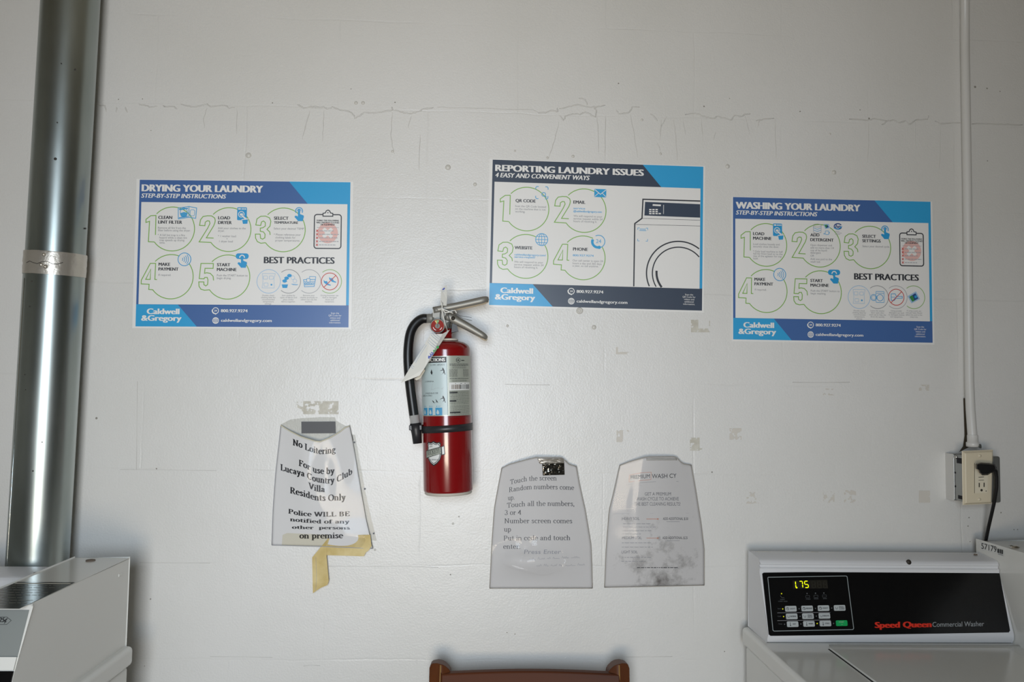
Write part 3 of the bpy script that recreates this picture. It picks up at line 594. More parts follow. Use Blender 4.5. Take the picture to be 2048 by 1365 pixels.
def poster(label, cen, W, H, tilt, band, corners, title, sub, diag, margin, steps, places):
    t = thing('instruction_poster', label, 'poster', (cen[0], -.0012, cen[2]), 'laundry posters', (0, -tilt, 0))
    f0 = inv_bil(corners)
    def fn(u, v, l): return Vector(((u/1800-.5)*W, -.0004-l*.00022, (.5-v/1240)*H))
    D = Draw(fn); l, r, tp, bt = margin
    MB().box(-W/2-l, W/2+r, -.0003, .0004, -H/2-bt, H/2+tp, 'poster_paper').build('paper_sheet', t, local=True)
    D.rect(0, 0, 1800, 1240, band, 0); D.poly([(diag[0], 0), (1800, 0), (1800, 1052), (1778, 1052), (1778, 190), (diag[1], 190)], 'sky_blue', 1)
    D.poly([(0, 1055), (diag[2], 1055), (diag[3], 1240), (0, 1240)], 'sky_blue', 1); D.done('printed_border', t)
    D.rect(20, 190, 1777, 1054, 'poster_paper', 2); D.done('white_panel', t)
    D.text(title[0], title[1], title[2], title[3], 'print_white', 2, width=title[4], bold=.085, off=.012); D.done('title_lettering', t)
    D.text(sub[0], sub[1], sub[2], sub[3], 'print_white', 2, width=sub[4], bold=.05, off=.008, italic=.22); D.done('subtitle_lettering', t)
    fnw = fn
    D.fn = lambda u, v, l: fnw(u, v, l+2)
    steps(D, t, f0)
    D.fn = fnw
    logo(D, t)
    contact(D, t, f0, *places)
    return t
def logo(D, t):
    D.text('Caldwell', 95, 1136, 46, 'print_white', 2, width=268, bold=.075, off=.01); D.text('&Gregory', 50, 1192, 46, 'print_white', 2, width=332, bold=.075, off=.01); D.done('company_logo', t)

CAP4 = ('Double check', 'clothing label for', 'recommended', 'temperature', 'settings.')
def steps_dry(D, t, f):
    def S(n, c, ic, heads, body, hx, hy, **k):
        cx, cy = f(*c); step(D, t, n, cx, cy, (ic[0], *f(ic[1], ic[2])), heads, [(*f(hx+dx, y), s) for dx, y, s in body], *f(hx, hy), **k)
    S('1', (360, 468), ('lint', 487, 328), ('CLEAN', 'LINT FILTER'), [(-4, 467, 'Remove all lint from the'), (-4, 488, 'filter before using the dryer.'), (-6, 528, '* A full lint trap is a fire'), (8, 550, 'hazard while a clean lint'), (8, 571, 'trap speeds up drying'), (8, 593, 'time.')], 242, 383)
    S('2', (840, 471), ('load', 953, 338), ('LOAD', 'DRYER'), [(-3, 467, 'Add your clothes to the'), (-3, 490, 'dryer.'), (-3, 535, '* 1 washer load'), (68, 558, '='), (8, 580, '1 dryer load')], 750, 384)
    S('3', (1305, 471), ('touch', 1440, 335), ('SELECT', 'TEMPERATURE'), [(-3, 468, "Select your desired 'TEMP'."), (-3, 520, '* Please reference your'), (10, 545, 'clothing labels for'), (10, 570, 'proper temperatures.')], 1226, 384, gap=34)
    S('4', (347, 873), ('pay', 462, 726), ('MAKE', 'PAYMENT'), [(-2, 866, 'If required.')], 244, 781)
    S('5', (829, 875), ('start', 952, 736), ('START', 'MACHINE'), [(-2, 869, 'Push the START button to'), (-2, 892, 'begin drying.')], 739, 784)
    x0, y0 = f(1573, 337); x1, y1 = f(1798, 630); clipboard(D, t, x0, y0, x1, y1)
    D.text('BEST PRACTICES', f(1140, 757)[0], f(1140, 757)[1], 54, 'print_dark', 2, width=598, bold=.06, off=.012); D.done('best_practices_heading', t)
    practice.set = 'dry'
    for k, (x, c, caps) in enumerate(((1178, 'pale_blue_line', CAP4), (1350, 'print_grey', ('Sort clothes by', 'types of fabrics and', 'place similar', 'fabrics together.')), (1524, 'print_light', ('Remove your', 'clothes promptly so', 'others can use the', 'machine.')), (1702, 'green_line', ('Drying footwear can', 'lead to damaged', 'shoes and', 'equipment.')))): practice(D, t, k, *f(x, 912), c, caps)
def steps_rep(D, t, f):
    def S(n, c, ic, heads, body, hx, hy, blue=()):
        cx, cy = f(*c); step(D, t, n, cx, cy, (ic[0], *f(ic[1], ic[2])), heads, [(*f(hx+dx, y), s) for dx, y, s in body], *f(hx, hy), blue=[(*f(hx+dx, y), s, w) for dx, y, s, w in blue])
    S('1', (396, 465), ('qr', 524, 325), ('QR CODE',), [(-4, 447, 'Scan the QR Code located'), (-4, 471, 'on the machine that is not'), (-4, 494, 'working.')], 302, 405)
    S('2', (883, 479), ('mail', 1022, 330), ('EMAIL',), [(0, 532, 'We will respond to your'), (0, 555, 'service request within 24'), (0, 577, 'hours of receiving it.')], 793, 418, ((0, 466, 'service', 98), (0, 491, '@caldwellandgregory.com', 240)))
    S('3', (388, 870), ('globe', 523, 727), ('WEBSITE',), [(-4, 924, 'We will respond to your'), (-4, 947, 'service request within 24'), (-4, 969, 'hours of receiving it.')], 294, 808, ((-2, 862, 'caldwellandgregory.com/', 265), (-2, 882, 'service-request/', 175)))
    S('4', (875, 882), ('phone24', 1007, 743), ('PHONE',), [(-4, 912, 'Our call center is open 24'), (-4, 936, 'hours a day and 365 days'), (-4, 957, 'a year, so call anytime.')], 790, 820, ((-2, 868, '800.927.9274', 175),))
    def P(*q): return [f(*p) for p in q]
    d = 'print_dark'
    D.line(P((1308, 1124), (1316, 590), (1378, 545), (1386, 382), (1878, 398)), 11, d, 1)
    D.poly(P((1404, 404), (1877, 425), (1877, 540), (1398, 521)), 'slate', 1)
    D.poly(P((1470, 424), (1540, 428), (1538, 442), (1468, 438)), 'poster_paper', 2); D.line(P((1563, 430), (1562, 508)), 4, 'poster_paper', 2)
    for j in range(3):
        for i in range(3+(j == 2)): x, y = f(1439+i*27, 465+j*17); D.rect(x, y, x+20, y+11, 'poster_paper', 2)
    D.line(P((1380, 545), (1877, 562)), 3, d, 1); D.line(P((1318, 597), (1877, 611)), 3, d, 1)
    def clip(cx, cy, r, w):
        pts = [p for p in arc(cx, cy, r, r, 20, 340, 90) if p[0] < 1772 and p[1] < 1050 and p[1] > 0]
        pts = [p for p in arc(cx, cy, r, r, 90, 360, 120) if p[0] < 1774 and p[1] < 1052]; D.line(pts, w, d, 1)
    cx, cy = f(1695, 1015)
    clip(cx, cy, 276, 11); clip(cx, cy, 226, 10); D.ring(cx+5, cy-5, 196, 18, d, 1, 140, 184)
    x, y = f(1384, 683)
    for sx in (-1, 1):
        for sy in (-1, 1): D.line([(x+sx*42, y+sy*38), (x+sx*42, y+sy*56), (x+sx*26, y+sy*56)], 4, 'icon_line', 1)
    for k, w in ((-46, 52), (-34, 58)): D.line([(x-w/2, y+k), (x+w/2, y+k)], 5, 'icon_line', 1)
    D.done('washer_drawing', t)
def steps_wash(D, t, f):
    def S(n, c, ic, heads, body, hx, hy, **k):
        cx, cy = f(*c); step(D, t, n, cx, cy, (ic[0], *f(ic[1], ic[2])), heads, [(*f(hx+dx, y), s) for dx, y, s in body], *f(hx, hy), **k)
    S('1', (347, 472), ('load', 445, 345), ('LOAD', 'MACHINE'), [(0, 472, 'Load clothes loosely and'), (0, 493, 'securely close the door.'), (-2, 535, '* Only load machine to half'), (2, 555, 'full for front load or to the'), (2, 575, 'top of the agitator for top'), (2, 596, 'load.')], 237, 387)
    S('2', (803, 480), ('soap', 848, 335), ('ADD', 'DETERGENT'), [(0, 481, 'Open dispenser and'), (0, 504, 'add no more than 1/4'), (0, 526, 'cup of he liquid'), (0, 547, 'detergent'), (0, 573, 'OR'), (0, 601, 'Add one pod to the'), (0, 624, 'wash tub')], 724, 399, gap=42)
    S('3', (1235, 495), ('touch', 1362, 366), ('SELECT', 'SETTINGS'), [(0, 492, 'Select your desired cycle.')], 1168, 411)
    S('4', (350, 868), ('pay', 463, 727), ('MAKE', 'PAYMENT'), [(2, 864, 'If required.')], 250, 780)
    S('5', (812, 877), ('start', 926, 745), ('START', 'MACHINE'), [(2, 872, 'Push the START button to'), (2, 895, 'begin washing.')], 725, 790)
    x0, y0 = f(1488, 372); x1, y1 = f(1694, 655); clipboard(D, t, x0, y0, x1, y1)
    D.text('BEST PRACTICES', *f(1100, 768), 54, 'print_dark', 2, width=583, bold=.06, off=.012); D.done('best_practices_heading', t)
    practice.set = 'wash'
    for k, (x, c, caps) in enumerate(((1140, 'pale_blue_line', CAP4), (1296, 'print_grey', ('Leave the washer', 'door open after', 'each use to help the', 'drum dry quickly.')), (1457, 'print_light', ('Using powder', 'detergent can lead', 'to damaged clothes', 'and equipment.')), (1608, 'green_line', ('If using a pod, use', 'one per load. Never', 'place the pod in the', 'soap tray.')))): practice(D, t, k, *f(x, 918), c, caps)
poster('blue-bordered poster headed DRYING YOUR LAUNDRY, beside the metal pipe', (-.5265, 0, 1.7833), .465, .327, .0125, 'blue_band', ((83, 50), (1883, 55), (1860, 1305), (46, 1290)),
       ('DRYING YOUR LAUNDRY', 24, 98, 58, 1022), ('STEP-BY-STEP INSTRUCTIONS', 18, 153, 36, 712), (1272, 1435, 350, 515), (.007, .007, .002, .004), steps_dry, (725, 771, 1160, 1243, 1745, 1190))
poster('tilted dark-titled poster headed REPORTING LAUNDRY ISSUES, with a washer drawing, above the extinguisher', (.2617, 0, 1.8422), .4817, .3307, -.0085, 'slate', ((108, 38), (1905, 103), (1895, 1328), (78, 1283)),
       ('REPORTING LAUNDRY ISSUES', 28, 97, 54, 1256), ('4 EASY AND CONVENIENT WAYS', 24, 150, 38, 795), (1278, 1440, 362, 534), (.007, .004, .002, .0045), steps_rep, (775, 821, 1166, 1250, 1783, 1200))
poster('blue-bordered poster headed WASHING YOUR LAUNDRY, above the washer and outlet', (.8028, 0, 1.774), .4608, .326, .0, 'blue_band', ((66, 56), (1757, 106), (1770, 1300), (72, 1282)),
       ('WASHING YOUR LAUNDRY', 29, 100, 58, 1122), ('STEP-BY-STEP INSTRUCTIONS', 26, 153, 36, 730), (1285, 1450, 365, 525), (.003, .004, .001, .0045), steps_wash, (727, 770, 1155, 1237, 1663, 1174))

# ------------------------------------------------------------------ round metal vent pipe
PR, PY = .0575, -.075
pt, pb = (at(90, 0, PY)+at(193, 0, PY))/2, (at(20, 1130, PY)+at(130, 1130, PY))/2
def pipe_x(z): return pt.x+(pb.x-pt.x)*(z-pt.z)/(pb.z-pt.z)
zt = at(110, 522, PY-PR).z
t = thing('vent_pipe', 'round galvanised metal vent pipe standing against the wall behind the machine on the left', 'pipe', (pipe_x(0), PY, .0))
def ring_at(z, r, n=48): return (r, z)
def pipe(z0, z1, r, m):
    mb = MB(); n = 56; vs = []
    for z in (z0, z1):
        for j in range(n): a = 2*math.pi*j/n; vs.append((pipe_x(z)+r*math.cos(a), PY+r*math.sin(a), z))
    mb.add(vs, [(j, (j+1) % n, n+(j+1) % n, n+j) for j in range(n)], m, True); return mb.add(vs, [tuple(range(n)), tuple(range(n, 2*n))], m)
up_ = pipe(zt-.02, ZC, PR-.0006, 'galvanised').build('upper_section', t); lo_ = pipe(0, zt+.0, PR+.0006, 'galvanised').build('lower_section', t)
def around(z, deg, r=PR): return (pipe_x(z)+r*math.sin(R(deg)), PY-r*math.cos(R(deg)), z)
MB().tube([around(z, -41, PR+.0004) for z in (.02, .6, 1.2, zt-.035)], .0011, 'seam_metal', 8).build('folded_seam', lo_)
mb = MB(); n = 72; h0, h1 = -.0235, .0245; r = random.Random(2)
rows = [(h1, .0018), (h1-.004, .0022), (.012, .002), (.002, .0024), (-.002, .0016), (-.008, .0022), (-.016, .0018), (h0, .0018)]
vs = []
for dz, dr in rows:
    for j in range(n):
        a = 2*math.pi*j/n; k = .0035*math.sin(a)+.0006*noise.noise(Vector((math.cos(a)*6, math.sin(a)*6, dz*200)))
        rr = PR+dr+.0007*noise.noise(Vector((math.cos(a)*9, math.sin(a)*9, dz*320)))
        z = zt+dz-.004*math.cos(a)*.6+k; vs.append((pipe_x(z)+rr*math.cos(a), PY+rr*math.sin(a), z))
mb.add(vs, [(i*n+j, i*n+(j+1) % n, (i+1)*n+(j+1) % n, (i+1)*n+j) for i in range(len(rows)-1) for j in range(n)], 'foil_tape', True); o = mb.build('foil_tape_band', t)
cr_ = [around(zt-.004+.003*math.sin(i*1.7), -32+i*9, PR+.0028) for i in range(9)]
MB().tube(cr_, .0006, 'dark_speck', 6).build('tape_wrinkle', o)
for dx, dz in ((2, -.009), (10, -.0125), (6, .012)): MB().lathe([(0, -.004), (.003, -.003), (.005, 0)], 'foil_tape', 12, around(zt+dz, dx, PR+.001), 'y').build('tape_wrinkle', o)
for px, py, s, rr in ((130, 133, up_, .0014), (151, 140, up_, .002), (122, 250, up_, .0014), (118, 322, up_, .003), (162, 450, up_, .002), (72, 565, lo_, .0016), (68, 615, lo_, .0016), (58, 750, lo_, .0012), (75, 941, lo_, .0016), (91, 884, lo_, .0014), (60, 780, lo_, .001)):
    z = at(px, py, PY-PR*.7).z; x = at(px, py, PY-PR*.7).x; d = max(-1, min(1, (x-pipe_x(z)+.0)/PR)); a = math.degrees(math.asin(d))+30*0
    p = around(z, a-0, PR+.0008); MB().lathe([(0, -.0012), (rr*.8, -.0009), (rr, 0)], 'dark_speck', 10, p, 'y').build('dent', s)

# ------------------------------------------------------------------ conduit, outlet box, cover plate, plug and cord
def P(px, py, y): return at(px, py, y)
c0 = P(1931, -60, -.011); t = thing('electrical_conduit', 'thin white-painted vertical electrical conduit running down to the outlet', 'conduit', (c0.x, 0, P(1944, 888, -.04).z))
path = [P(1929.5, -90, -.011), P(1930, 100, -.011), P(1934.5, 380, -.011), P(1937, 640, -.012), P(1938.5, 760, -.016), P(1941, 820, -.026), P(1944.5, 868, -.036), P(1945.5, 895, -.038)]
MB().tube(path, .0098, 'conduit_paint', 20).build('tube', t)
cb = MB(); pl = [P(x, y, -.001) for x, y in ((1918.5, -90), (1919.5, 100), (1924, 380), (1925.5, 640), (1926.5, 795))]; pr = [P(x, y, -.001) for x, y in ((1931, -90), (1932, 100), (1935, 380), (1936.5, 640), (1938, 795))]
vs = []
for a, b in zip(pl, pr): vs += [a, (a.x+.002, -.004, a.z), (b.x, -.010, b.z)]
cb.add(vs, [(i*3+j, i*3+j+1, i*3+j+4, i*3+j+3) for i in range(4) for j in range(2)]+[(12, 13, 14), (0, 1, 2)], 'conduit_paint').build('paint_fillet', t)
a = P(1945.5, 890, -.038); MB().lathe([(.0105, .022), (.0112, .02), (.0112, .006), (.0135, .005), (.0135, -.004), (.0105, -.005)], 'conduit_paint', 24, (a.x, a.y, a.z)).build('connector', t)
MB().tube([P(1952, 892, -.045), P(1960, 893, -.05)], .003, 'screw_metal', 10).tube([P(1959, 893, -.05), P(1962, 893, -.051)], .0048, 'box_metal', 12).build('set_screw', t)
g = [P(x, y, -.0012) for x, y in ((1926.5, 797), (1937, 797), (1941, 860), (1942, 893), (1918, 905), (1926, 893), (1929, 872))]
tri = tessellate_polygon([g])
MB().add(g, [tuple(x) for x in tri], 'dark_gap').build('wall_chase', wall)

bx0, bx1 = P(1891.5, 950, 0).x, P(1987, 950, -.05).x; bz0, bz1 = P(1891, 998, 0).z, P(1891, 906.5, 0).z
t = thing('outlet_box', 'square metal electrical box with an ivory cover plate, on the wall under the conduit', 'outlet', ((bx0+bx1)/2, 0, bz0))
b1_ = MB().box(bx0, bx1+.004, -.031, .002, bz0, bz1, 'box_metal').build('back_box', t, bevel=.0025)
MB().box(bx0-.0006, bx0, -.031, .0, bz0, bz1, 'box_paint').build('painted_side', b1_)
b2_ = MB().box(bx0+.001, bx1+.003, -.0715, -.032, bz0+.001, bz1-.001, 'box_metal').build('extension_ring', t, bevel=.004)
for zz_, yy_ in ((.032, -.036), (.062, -.036)): MB().lathe([(0, -.0006), (.0022, -.0004), (.0022, .0004)], 'box_hole', 10, (bx0+.0008, yy_, bz0+zz_), 'x').build('screw_hole', b2_)
for z0_, z1_, y0_, y1_ in ((bz1-.019, bz1-.007, -.062, -.043), (bz0+.006, bz0+.014, -.068, -.046)): MB().box(bx0+.0003, bx0+.0016, y0_, y1_, z0_, z1_, 'box_hole').build('knockout', b2_, bevel=.0004)
q = P(1915, 915, -.045); MB().lathe([(0, -.004), (.0035, -.003), (.004, 0)], 'screw_metal', 12, (bx0+.001, -.04, q.z), 'x').build('screw', b2_)
MB().box(bx1-.002, bx1+.0035, -.064, -.05, bz1-.02, bz1-.008, 'box_hole').build('ear_gap', b2_)
def pl_(x, y, d): return P(x, y, d)
A_, B_, C_, D_ = P(1929.5, 906, -.079), P(1986.5, 903.5, -.079), P(1983.5, 1006, -.079), P(1931, 1008.5, -.079)
def q4(u, v, dy=0): p = A_*(1-u)*(1-v)+B_*u*(1-v)+C_*u*v+D_*(1-u)*v; return Vector((p.x, p.y+dy, p.z))
cp = MB(); rim = [(0, 0), (1, 0), (1, 1), (0, 1)]
lo = [q4(-.045*(1-2*u), -.02*(1-2*v), .0055) for u, v in rim]; lo = [q4(u+(-.03 if u == 0 else .03), v+(-.018 if v == 0 else .018), .006) for u, v in rim]; hi = [q4(u+(.03 if u == 0 else -.03), v+(.018 if v == 0 else -.018), 0) for u, v in rim]; md = [q4(u, v, .0022) for u, v in rim]
cp.add(lo+md+hi, [(i, (i+1) % 4, 4+(i+1) % 4, 4+i) for i in range(4)]+[(4+i, 4+(i+1) % 4, 8+(i+1) % 4, 8+i) for i in range(4)]+[(8, 9, 10, 11), (0, 1, 2, 3)], 'plate_ivory')
pl0 = cp.build('cover_plate', t, bevel=.0012)
def qbox(u0, v0, u1, v1, y0, y1, m, mb=None):
    mb = mb or MB(); k = [q4(u, v, y) for y in (y0, y1) for u, v in ((u0, v0), (u1, v0), (u1, v1), (u0, v1))]
    return mb.add(k, [(0, 1, 2, 3), (4, 5, 6, 7), (0, 1, 5, 4), (1, 2, 6, 5), (2, 3, 7, 6), (3, 0, 4, 7)], m)
qbox(.335, .215, .80, .80, -.0004, .002, 'slot_dark').build('receptacle_gap', pl0)
rc = qbox(.35, .222, .785, .79, -.0022, .002, 'recept_ivory').build('receptacle', t, bevel=.0012)
for u in (.475, .655): qbox(u, .60, u+.035, .685, -.0026, -.002, 'slot_dark').build('blade_slot', rc)
a = q4(.58, .745, -.0024); MB().lathe([(0, -.0004), (.0026, -.0002), (.0026, .001)], 'slot_dark', 14, tuple(a), 'y').build('ground_hole', rc)
qbox(.47, .485, .66, .496, -.0026, -.002, 'slot_dark').build('reset_slot', rc); qbox(.47, .545, .66, .553, -.0026, -.002, 'gap_black').build('test_slot', rc)
a = q4(.75, .765, -.0024); MB().lathe([(0, -.0004), (.0012, 0)], 'slot_dark', 8, tuple(a), 'y').build('indicator_lamp', rc)
for v in (.075, .925): a = q4(.53, v, -.0006); MB().lathe([(0, -.0012), (.003, -.0008), (.0036, .0006)], 'plate_ivory', 14, tuple(a), 'y').build('plate_screw', pl0)

a = P(1972, 940, -.10); t = thing('power_cord', 'black power cord with a flat plug in the ivory outlet, hanging down behind the washer', 'power cord', (a.x, a.y, a.z))
pg = MB(); k = [(1952.5, 928.5), (1962, 927), (1978, 928), (1990, 930), (1992, 936), (1991, 944), (1982, 945.5), (1975, 950), (1965, 950.5), (1959, 946), (1958, 941), (1952.5, 938)]
f0 = [P(x, y, -.084) for x, y in k]; f1 = [P(1972+(x-1972)*.94, 939+(y-939)*.9, -.112) for x, y in k]; n = len(k)
tri = tessellate_polygon([[Vector((p.x, p.z, 0)) for p in f0]])
pg.add(f0+f1, [tuple(x) for x in tri]+[tuple(i+n for i in x) for x in tri]+[(i, (i+1) % n, n+(i+1) % n, n+i) for i in range(n)], 'plug_rubber')
pg.build('plug', t, bevel=.003)
cord = [P(1985, 938, -.098), P(1990.5, 943, -.098), P(1993, 955, -.096), P(1993, 975, -.092), P(1989.5, 1000, -.082), P(1984, 1025, -.066), P(1977, 1055, -.048), P(1971.5, 1082, -.030)]
e = cord[-1]; cord += [Vector((e.x-.003, -.022, e.z-.03)), Vector((e.x-.004, -.016, e.z-.07))]
MB().tube(cord, [.0052, .0050]+[.0036]*(len(cord)-2), 'plug_rubber', 14).build('cord', t)

# ------------------------------------------------------------------ fire extinguisher (built upright, then hung slightly tilted)
EY = -.078
ea, eb = at(896.8, 987, EY), at(892.8, 760, EY)
tl = math.atan2(eb.x-ea.x, eb.z-ea.z)
E = thing('fire_extinguisher', 'red fire extinguisher with a black hose, hanging on the white wall', 'fire extinguisher', tuple(ea), rot=(0, tl, 0))
ex_, ez_ = Vector((math.cos(tl), 0, -math.sin(tl))), Vector((math.sin(tl), 0, math.cos(tl)))
def el(px, py, dy=0.0):
    """photo pixel -> extinguisher-local point at depth dy from its axis (negative = front)"""
    p = at(px, py, EY+dy)-ea; return Vector((p.dot(ex_), dy, p.dot(ez_)))
ER = (el(946.5, 900).x-el(848, 900).x)/2
zs = el(943, 701).z; zd = el(895, 683).z
ring = [(ER-.0035, .0), (ER-.001, .001), (ER-.001, .006)]
MB().lathe([(0, -.001), (ER-.004, -.001), (ER-.0022, .001), (ER-.0022, .007)], 'ext_base', 64).build('base_rim', E, local=True)
prof = [(ER-.003, .0045), (ER-.0006, .006), (ER, .009), (ER, zs)]
for i in range(1, 9): a = R(90*i/9); prof.append((.017+(ER-.017)*math.cos(a)**.8, zs+(zd-zs)*math.sin(a)))
prof += [(.0155, zd+.001), (.0145, zd+.012), (.0145, zd+.026), (.012, zd+.027)]
body = MB().lathe(prof, 'red_paint', 72).build('cylinder', E, local=True)
MB().lathe([(.0165, zd+.0015), (.026, zd+.0005), (.027, zd+.0025), (.026, zd+.0045), (.0165, zd+.0055)], 'collar_white', 40).build('service_collar', E, local=True)
# valve
zv = zd+.024
MB().lathe([(.0125, zv), (.013, zv+.004), (.0115, zv+.006), (.0105, zv+.018), (.0125, zv+.022), (.0125, zv+.03), (.009, zv+.036)], 'cast_metal', 28).build('valve_body', E, local=True)
g0, g1 = el(866, 637, .0), el(852, 637.5, .0)
MB().tube([Vector((0, 0, g0.z)), g0, g1], [.0085, .0098, .0098], 'cast_metal', 20).tube([g0+Vector((.003, 0, 0)), g0-Vector((.002, 0, 0))], .0115, 'cast_metal', 20).build('hose_fitting', E, local=True)
def channel(name, a, b, w0, w1, depth, drop, m, bulge=0, wide=.011):
    """pressed-metal grip: rounded top web with two side flanges, running from a to b"""
    mb = MB(); d = (b-a); L_ = d.length; d.normalize(); nrm = Vector((-d.z, 0, d.x)); nu = 20
    sec = [(-1, 1.0), (-1, .35), (-.8, .06), (-.4, 0), (.4, 0), (.8, .06), (1, .35), (1, 1.0)]
    vs = []
    for i in range(nu+1):
        u = i/10*.8 if i <= 10 else .8+.2*math.sin(R(90*(i-10)/10)); p = a+d*L_*u; w = w0+(w1-w0)*u
        tip = math.sqrt(max(0, 1-((u-.86)/.14)**2)) if u > .86 else 1
        for sx, sd in sec: vs.append(p-nrm*(sd*drop*(w)*(.3+.7*tip)+drop*.28*(1-tip))+Vector((0, sx*wide*(.25+.75*tip), 0))+nrm*(bulge*math.sin(math.pi*u)))
    k = len(sec); mb.add(vs, [(i*k+j, i*k+j+1, (i+1)*k+j+1, (i+1)*k+j) for i in range(nu) for j in range(k-1)], m, True)
    mb.add(vs, [tuple(nu*k+j for j in range(k)), tuple(range(k))], m)
    return mb.build(name, E, local=True, solid=.0016)
channel('squeeze_lever', el(866, 615.5, -.004), el(975.5, 592.0, -.004), .9, 1.0, 0, .0145, 'ext_metal', -.001, .0115)
channel('carry_handle', el(896, 624, -.004), el(976.5, 672, -.004), 1.25, .8, 0, .0150, 'ext_metal', .0015, .0115)
channel('lever_lit_edge', el(880, 616.5, .008), el(975.5, 597.0, .008), .8, .75, 0, .0145, 'lever_bounce_lit', -.001, .004)  # added flange, its cream paints warm bounce light on the lever's underside
channel('handle_lit_edge', el(912, 636, .008), el(976.0, 676.5, .008), .8, .7, 0, .0140, 'lever_bounce_lit', .0015, .004)  # added flange, same painted bounce light below the carry handle
p = el(873, 620.5, -.0145); pv = MB().lathe([(0, -.0022), (.0045, -.0016), (.0055, .001)], 'cast_metal', 18, tuple(p), 'y').build('pivot_rivet', E, local=True)
hs = [el(868, 618, 0), el(905, 614, 0), el(908, 640, 0), el(890, 648, 0), el(868, 634, 0)]
MB().prism([(q.x, q.z) for q in hs], -.0125, .0125, 'cast_metal', 'y').build('valve_head', E, local=True, bevel=.002)
p = el(906.2, 637, -.0165); MB().lathe([(0, -.0012), (.0042, -.0008), (.0046, .002)], 'slot_dark', 18, tuple(p), 'y').build('handle_pin_hole', E, local=True)
p = [el(x, y, 0) for x, y in ((906, 646), (912, 647), (916, 663), (904, 665), (903, 655))]
MB().prism([(q.x, q.z) for q in p], -.010, .008, 'plug_rubber', 'y').build('valve_clip', E, local=True, bevel=.001)
MB().tube([el(905.5, 616, -.006), el(905.5, 624, -.006)], .0016, 'slot_dark', 8).build('valve_stem', E, local=True)
# gauge
gc = el(875, 652.5, -.030)
ga = MB().lathe([(.0150, .026), (.0155, .004), (.0155, -.001), (.0140, -.0025), (.0135, -.001), (.0135, .0)], 'ext_metal', 40, tuple(gc), 'y').build('pressure_gauge', E, local=True)
dg = Draw(lambda u, v, l: gc+Vector((u*.001, -.0004-l*.0003, -v*.001)))
dg.disk(0, 0, 13.6, 'gauge_red', 0); dg.poly([(0, -2)]+arc(0, 0, 12.4, 12.4, -100, -72, 5), 'gauge_green', 1); dg.poly([(0, -2)]+arc(0, 0, 12.4, 12.4, -118, -102, 4), 'gauge_yellow', 1)
dg.ring(0, 0, 9.4, 1.0, 'print_white', 1, 20, 60); dg.ring(0, 0, 9.4, 1.0, 'print_white', 1, 110, 165); dg.disk(0, 0, 5.2, 'gauge_grey', 2); dg.line([(0, 3), (1.2, -9)], 1, 'slot_dark', 3); dg.done('gauge_dial', ga)
MB().box(gc.x-.004, gc.x+.004, -.03, -.02, gc.z-.021, gc.z-.0145, 'gauge_red').build('gauge_tab', ga, local=True, bevel=.001)
# pull pin ring and wire
pin = [el(889.5+8.6*math.cos(R(a))*(1)+3.2*math.sin(R(a)), 638+19*math.sin(R(a)), -.021) for a in range(0, 360, 12)]
MB().tube(pin, .0011, 'pin_wire', 8, closed=True).build('pull_pin_ring', E, local=True)
MB().tube([el(888, 619, -.02), el(897, 624, -.018), el(906, 623, 0)], .0016, 'pin_wire', 8).build('pull_pin', E, local=True)
# hose, ferrule, nozzle and strap
hp = [el(853, 637.5, 0), el(845, 638, -.001), el(836, 643, -.003), el(827, 653, -.005), el(820.5, 668, -.007), el(817, 690, -.009), el(816, 715, -.010), el(817.5, 745, -.010), el(821, 780, -.010), el(825, 810, -.010), el(828.5, 836, -.010)]
def smooth(p, n=4):
    out = []
    for i in range(len(p)-1):
        a, b, c, d = p[max(i-1, 0)], p[i], p[i+1], p[min(i+2, len(p)-1)]
        for k in range(n):
            t = k/n; out.append(.5*((2*b)+(c-a)*t+(2*a-5*b+4*c-d)*t*t+(3*b-a-3*c+d)*t**3))
    return out+[p[-1]]
MB().tube(smooth(hp), .0101, 'rubber', 22).build('hose', E, local=True)
MB().tube([el(828.2, 831, -.010), el(830.3, 847, -.010)], .0104, 'steel_bright', 24).build('hose_ferrule', E, local=True)
n0, n1 = el(831, 847, -.010), el(835, 887.5, -.010)
nz = MB().tube([n0, n0.lerp(n1, .3), n0.lerp(n1, .5), n1], [.0118, .0118, .0105, .0095], 'strap_black', 22).build('nozzle', E, local=True)
a, b = el(818.5, 856, -.01), el(845, 858, -.004); MB().box(a.x, b.x, -.018, 0, a.z-.0055, a.z+.0055, 'strap_black').build('nozzle_clip', nz, local=True, bevel=.0015)
zb0, zb1 = el(845, 861, -.03).z, el(947, 861, -.03).z; mb = MB(); n = 64; vs = []
for dz, dr in ((-.0072, .0006), (-.0072, .0022), (.0072, .0022), (.0072, .0006)):
    for j in range(n): a = 2*math.pi*j/n; x = math.cos(a); vs.append(((ER+dr)*x, (ER+dr)*math.sin(a), (zb0+zb1)/2+.0035+.006*x*.35+dz))
mb.add(vs, [(i*n+j, i*n+(j+1) % n, ((i+1) % 4)*n+(j+1) % n, ((i+1) % 4)*n+j) for i in range(4) for j in range(n)], 'strap_black', True); mb.build('hose_strap', E, local=True)
MB().box(-.016, .016, .045, -EY-.0005, .14, .30, 'strap_black').build('wall_bracket', E, local=True, bevel=.002)
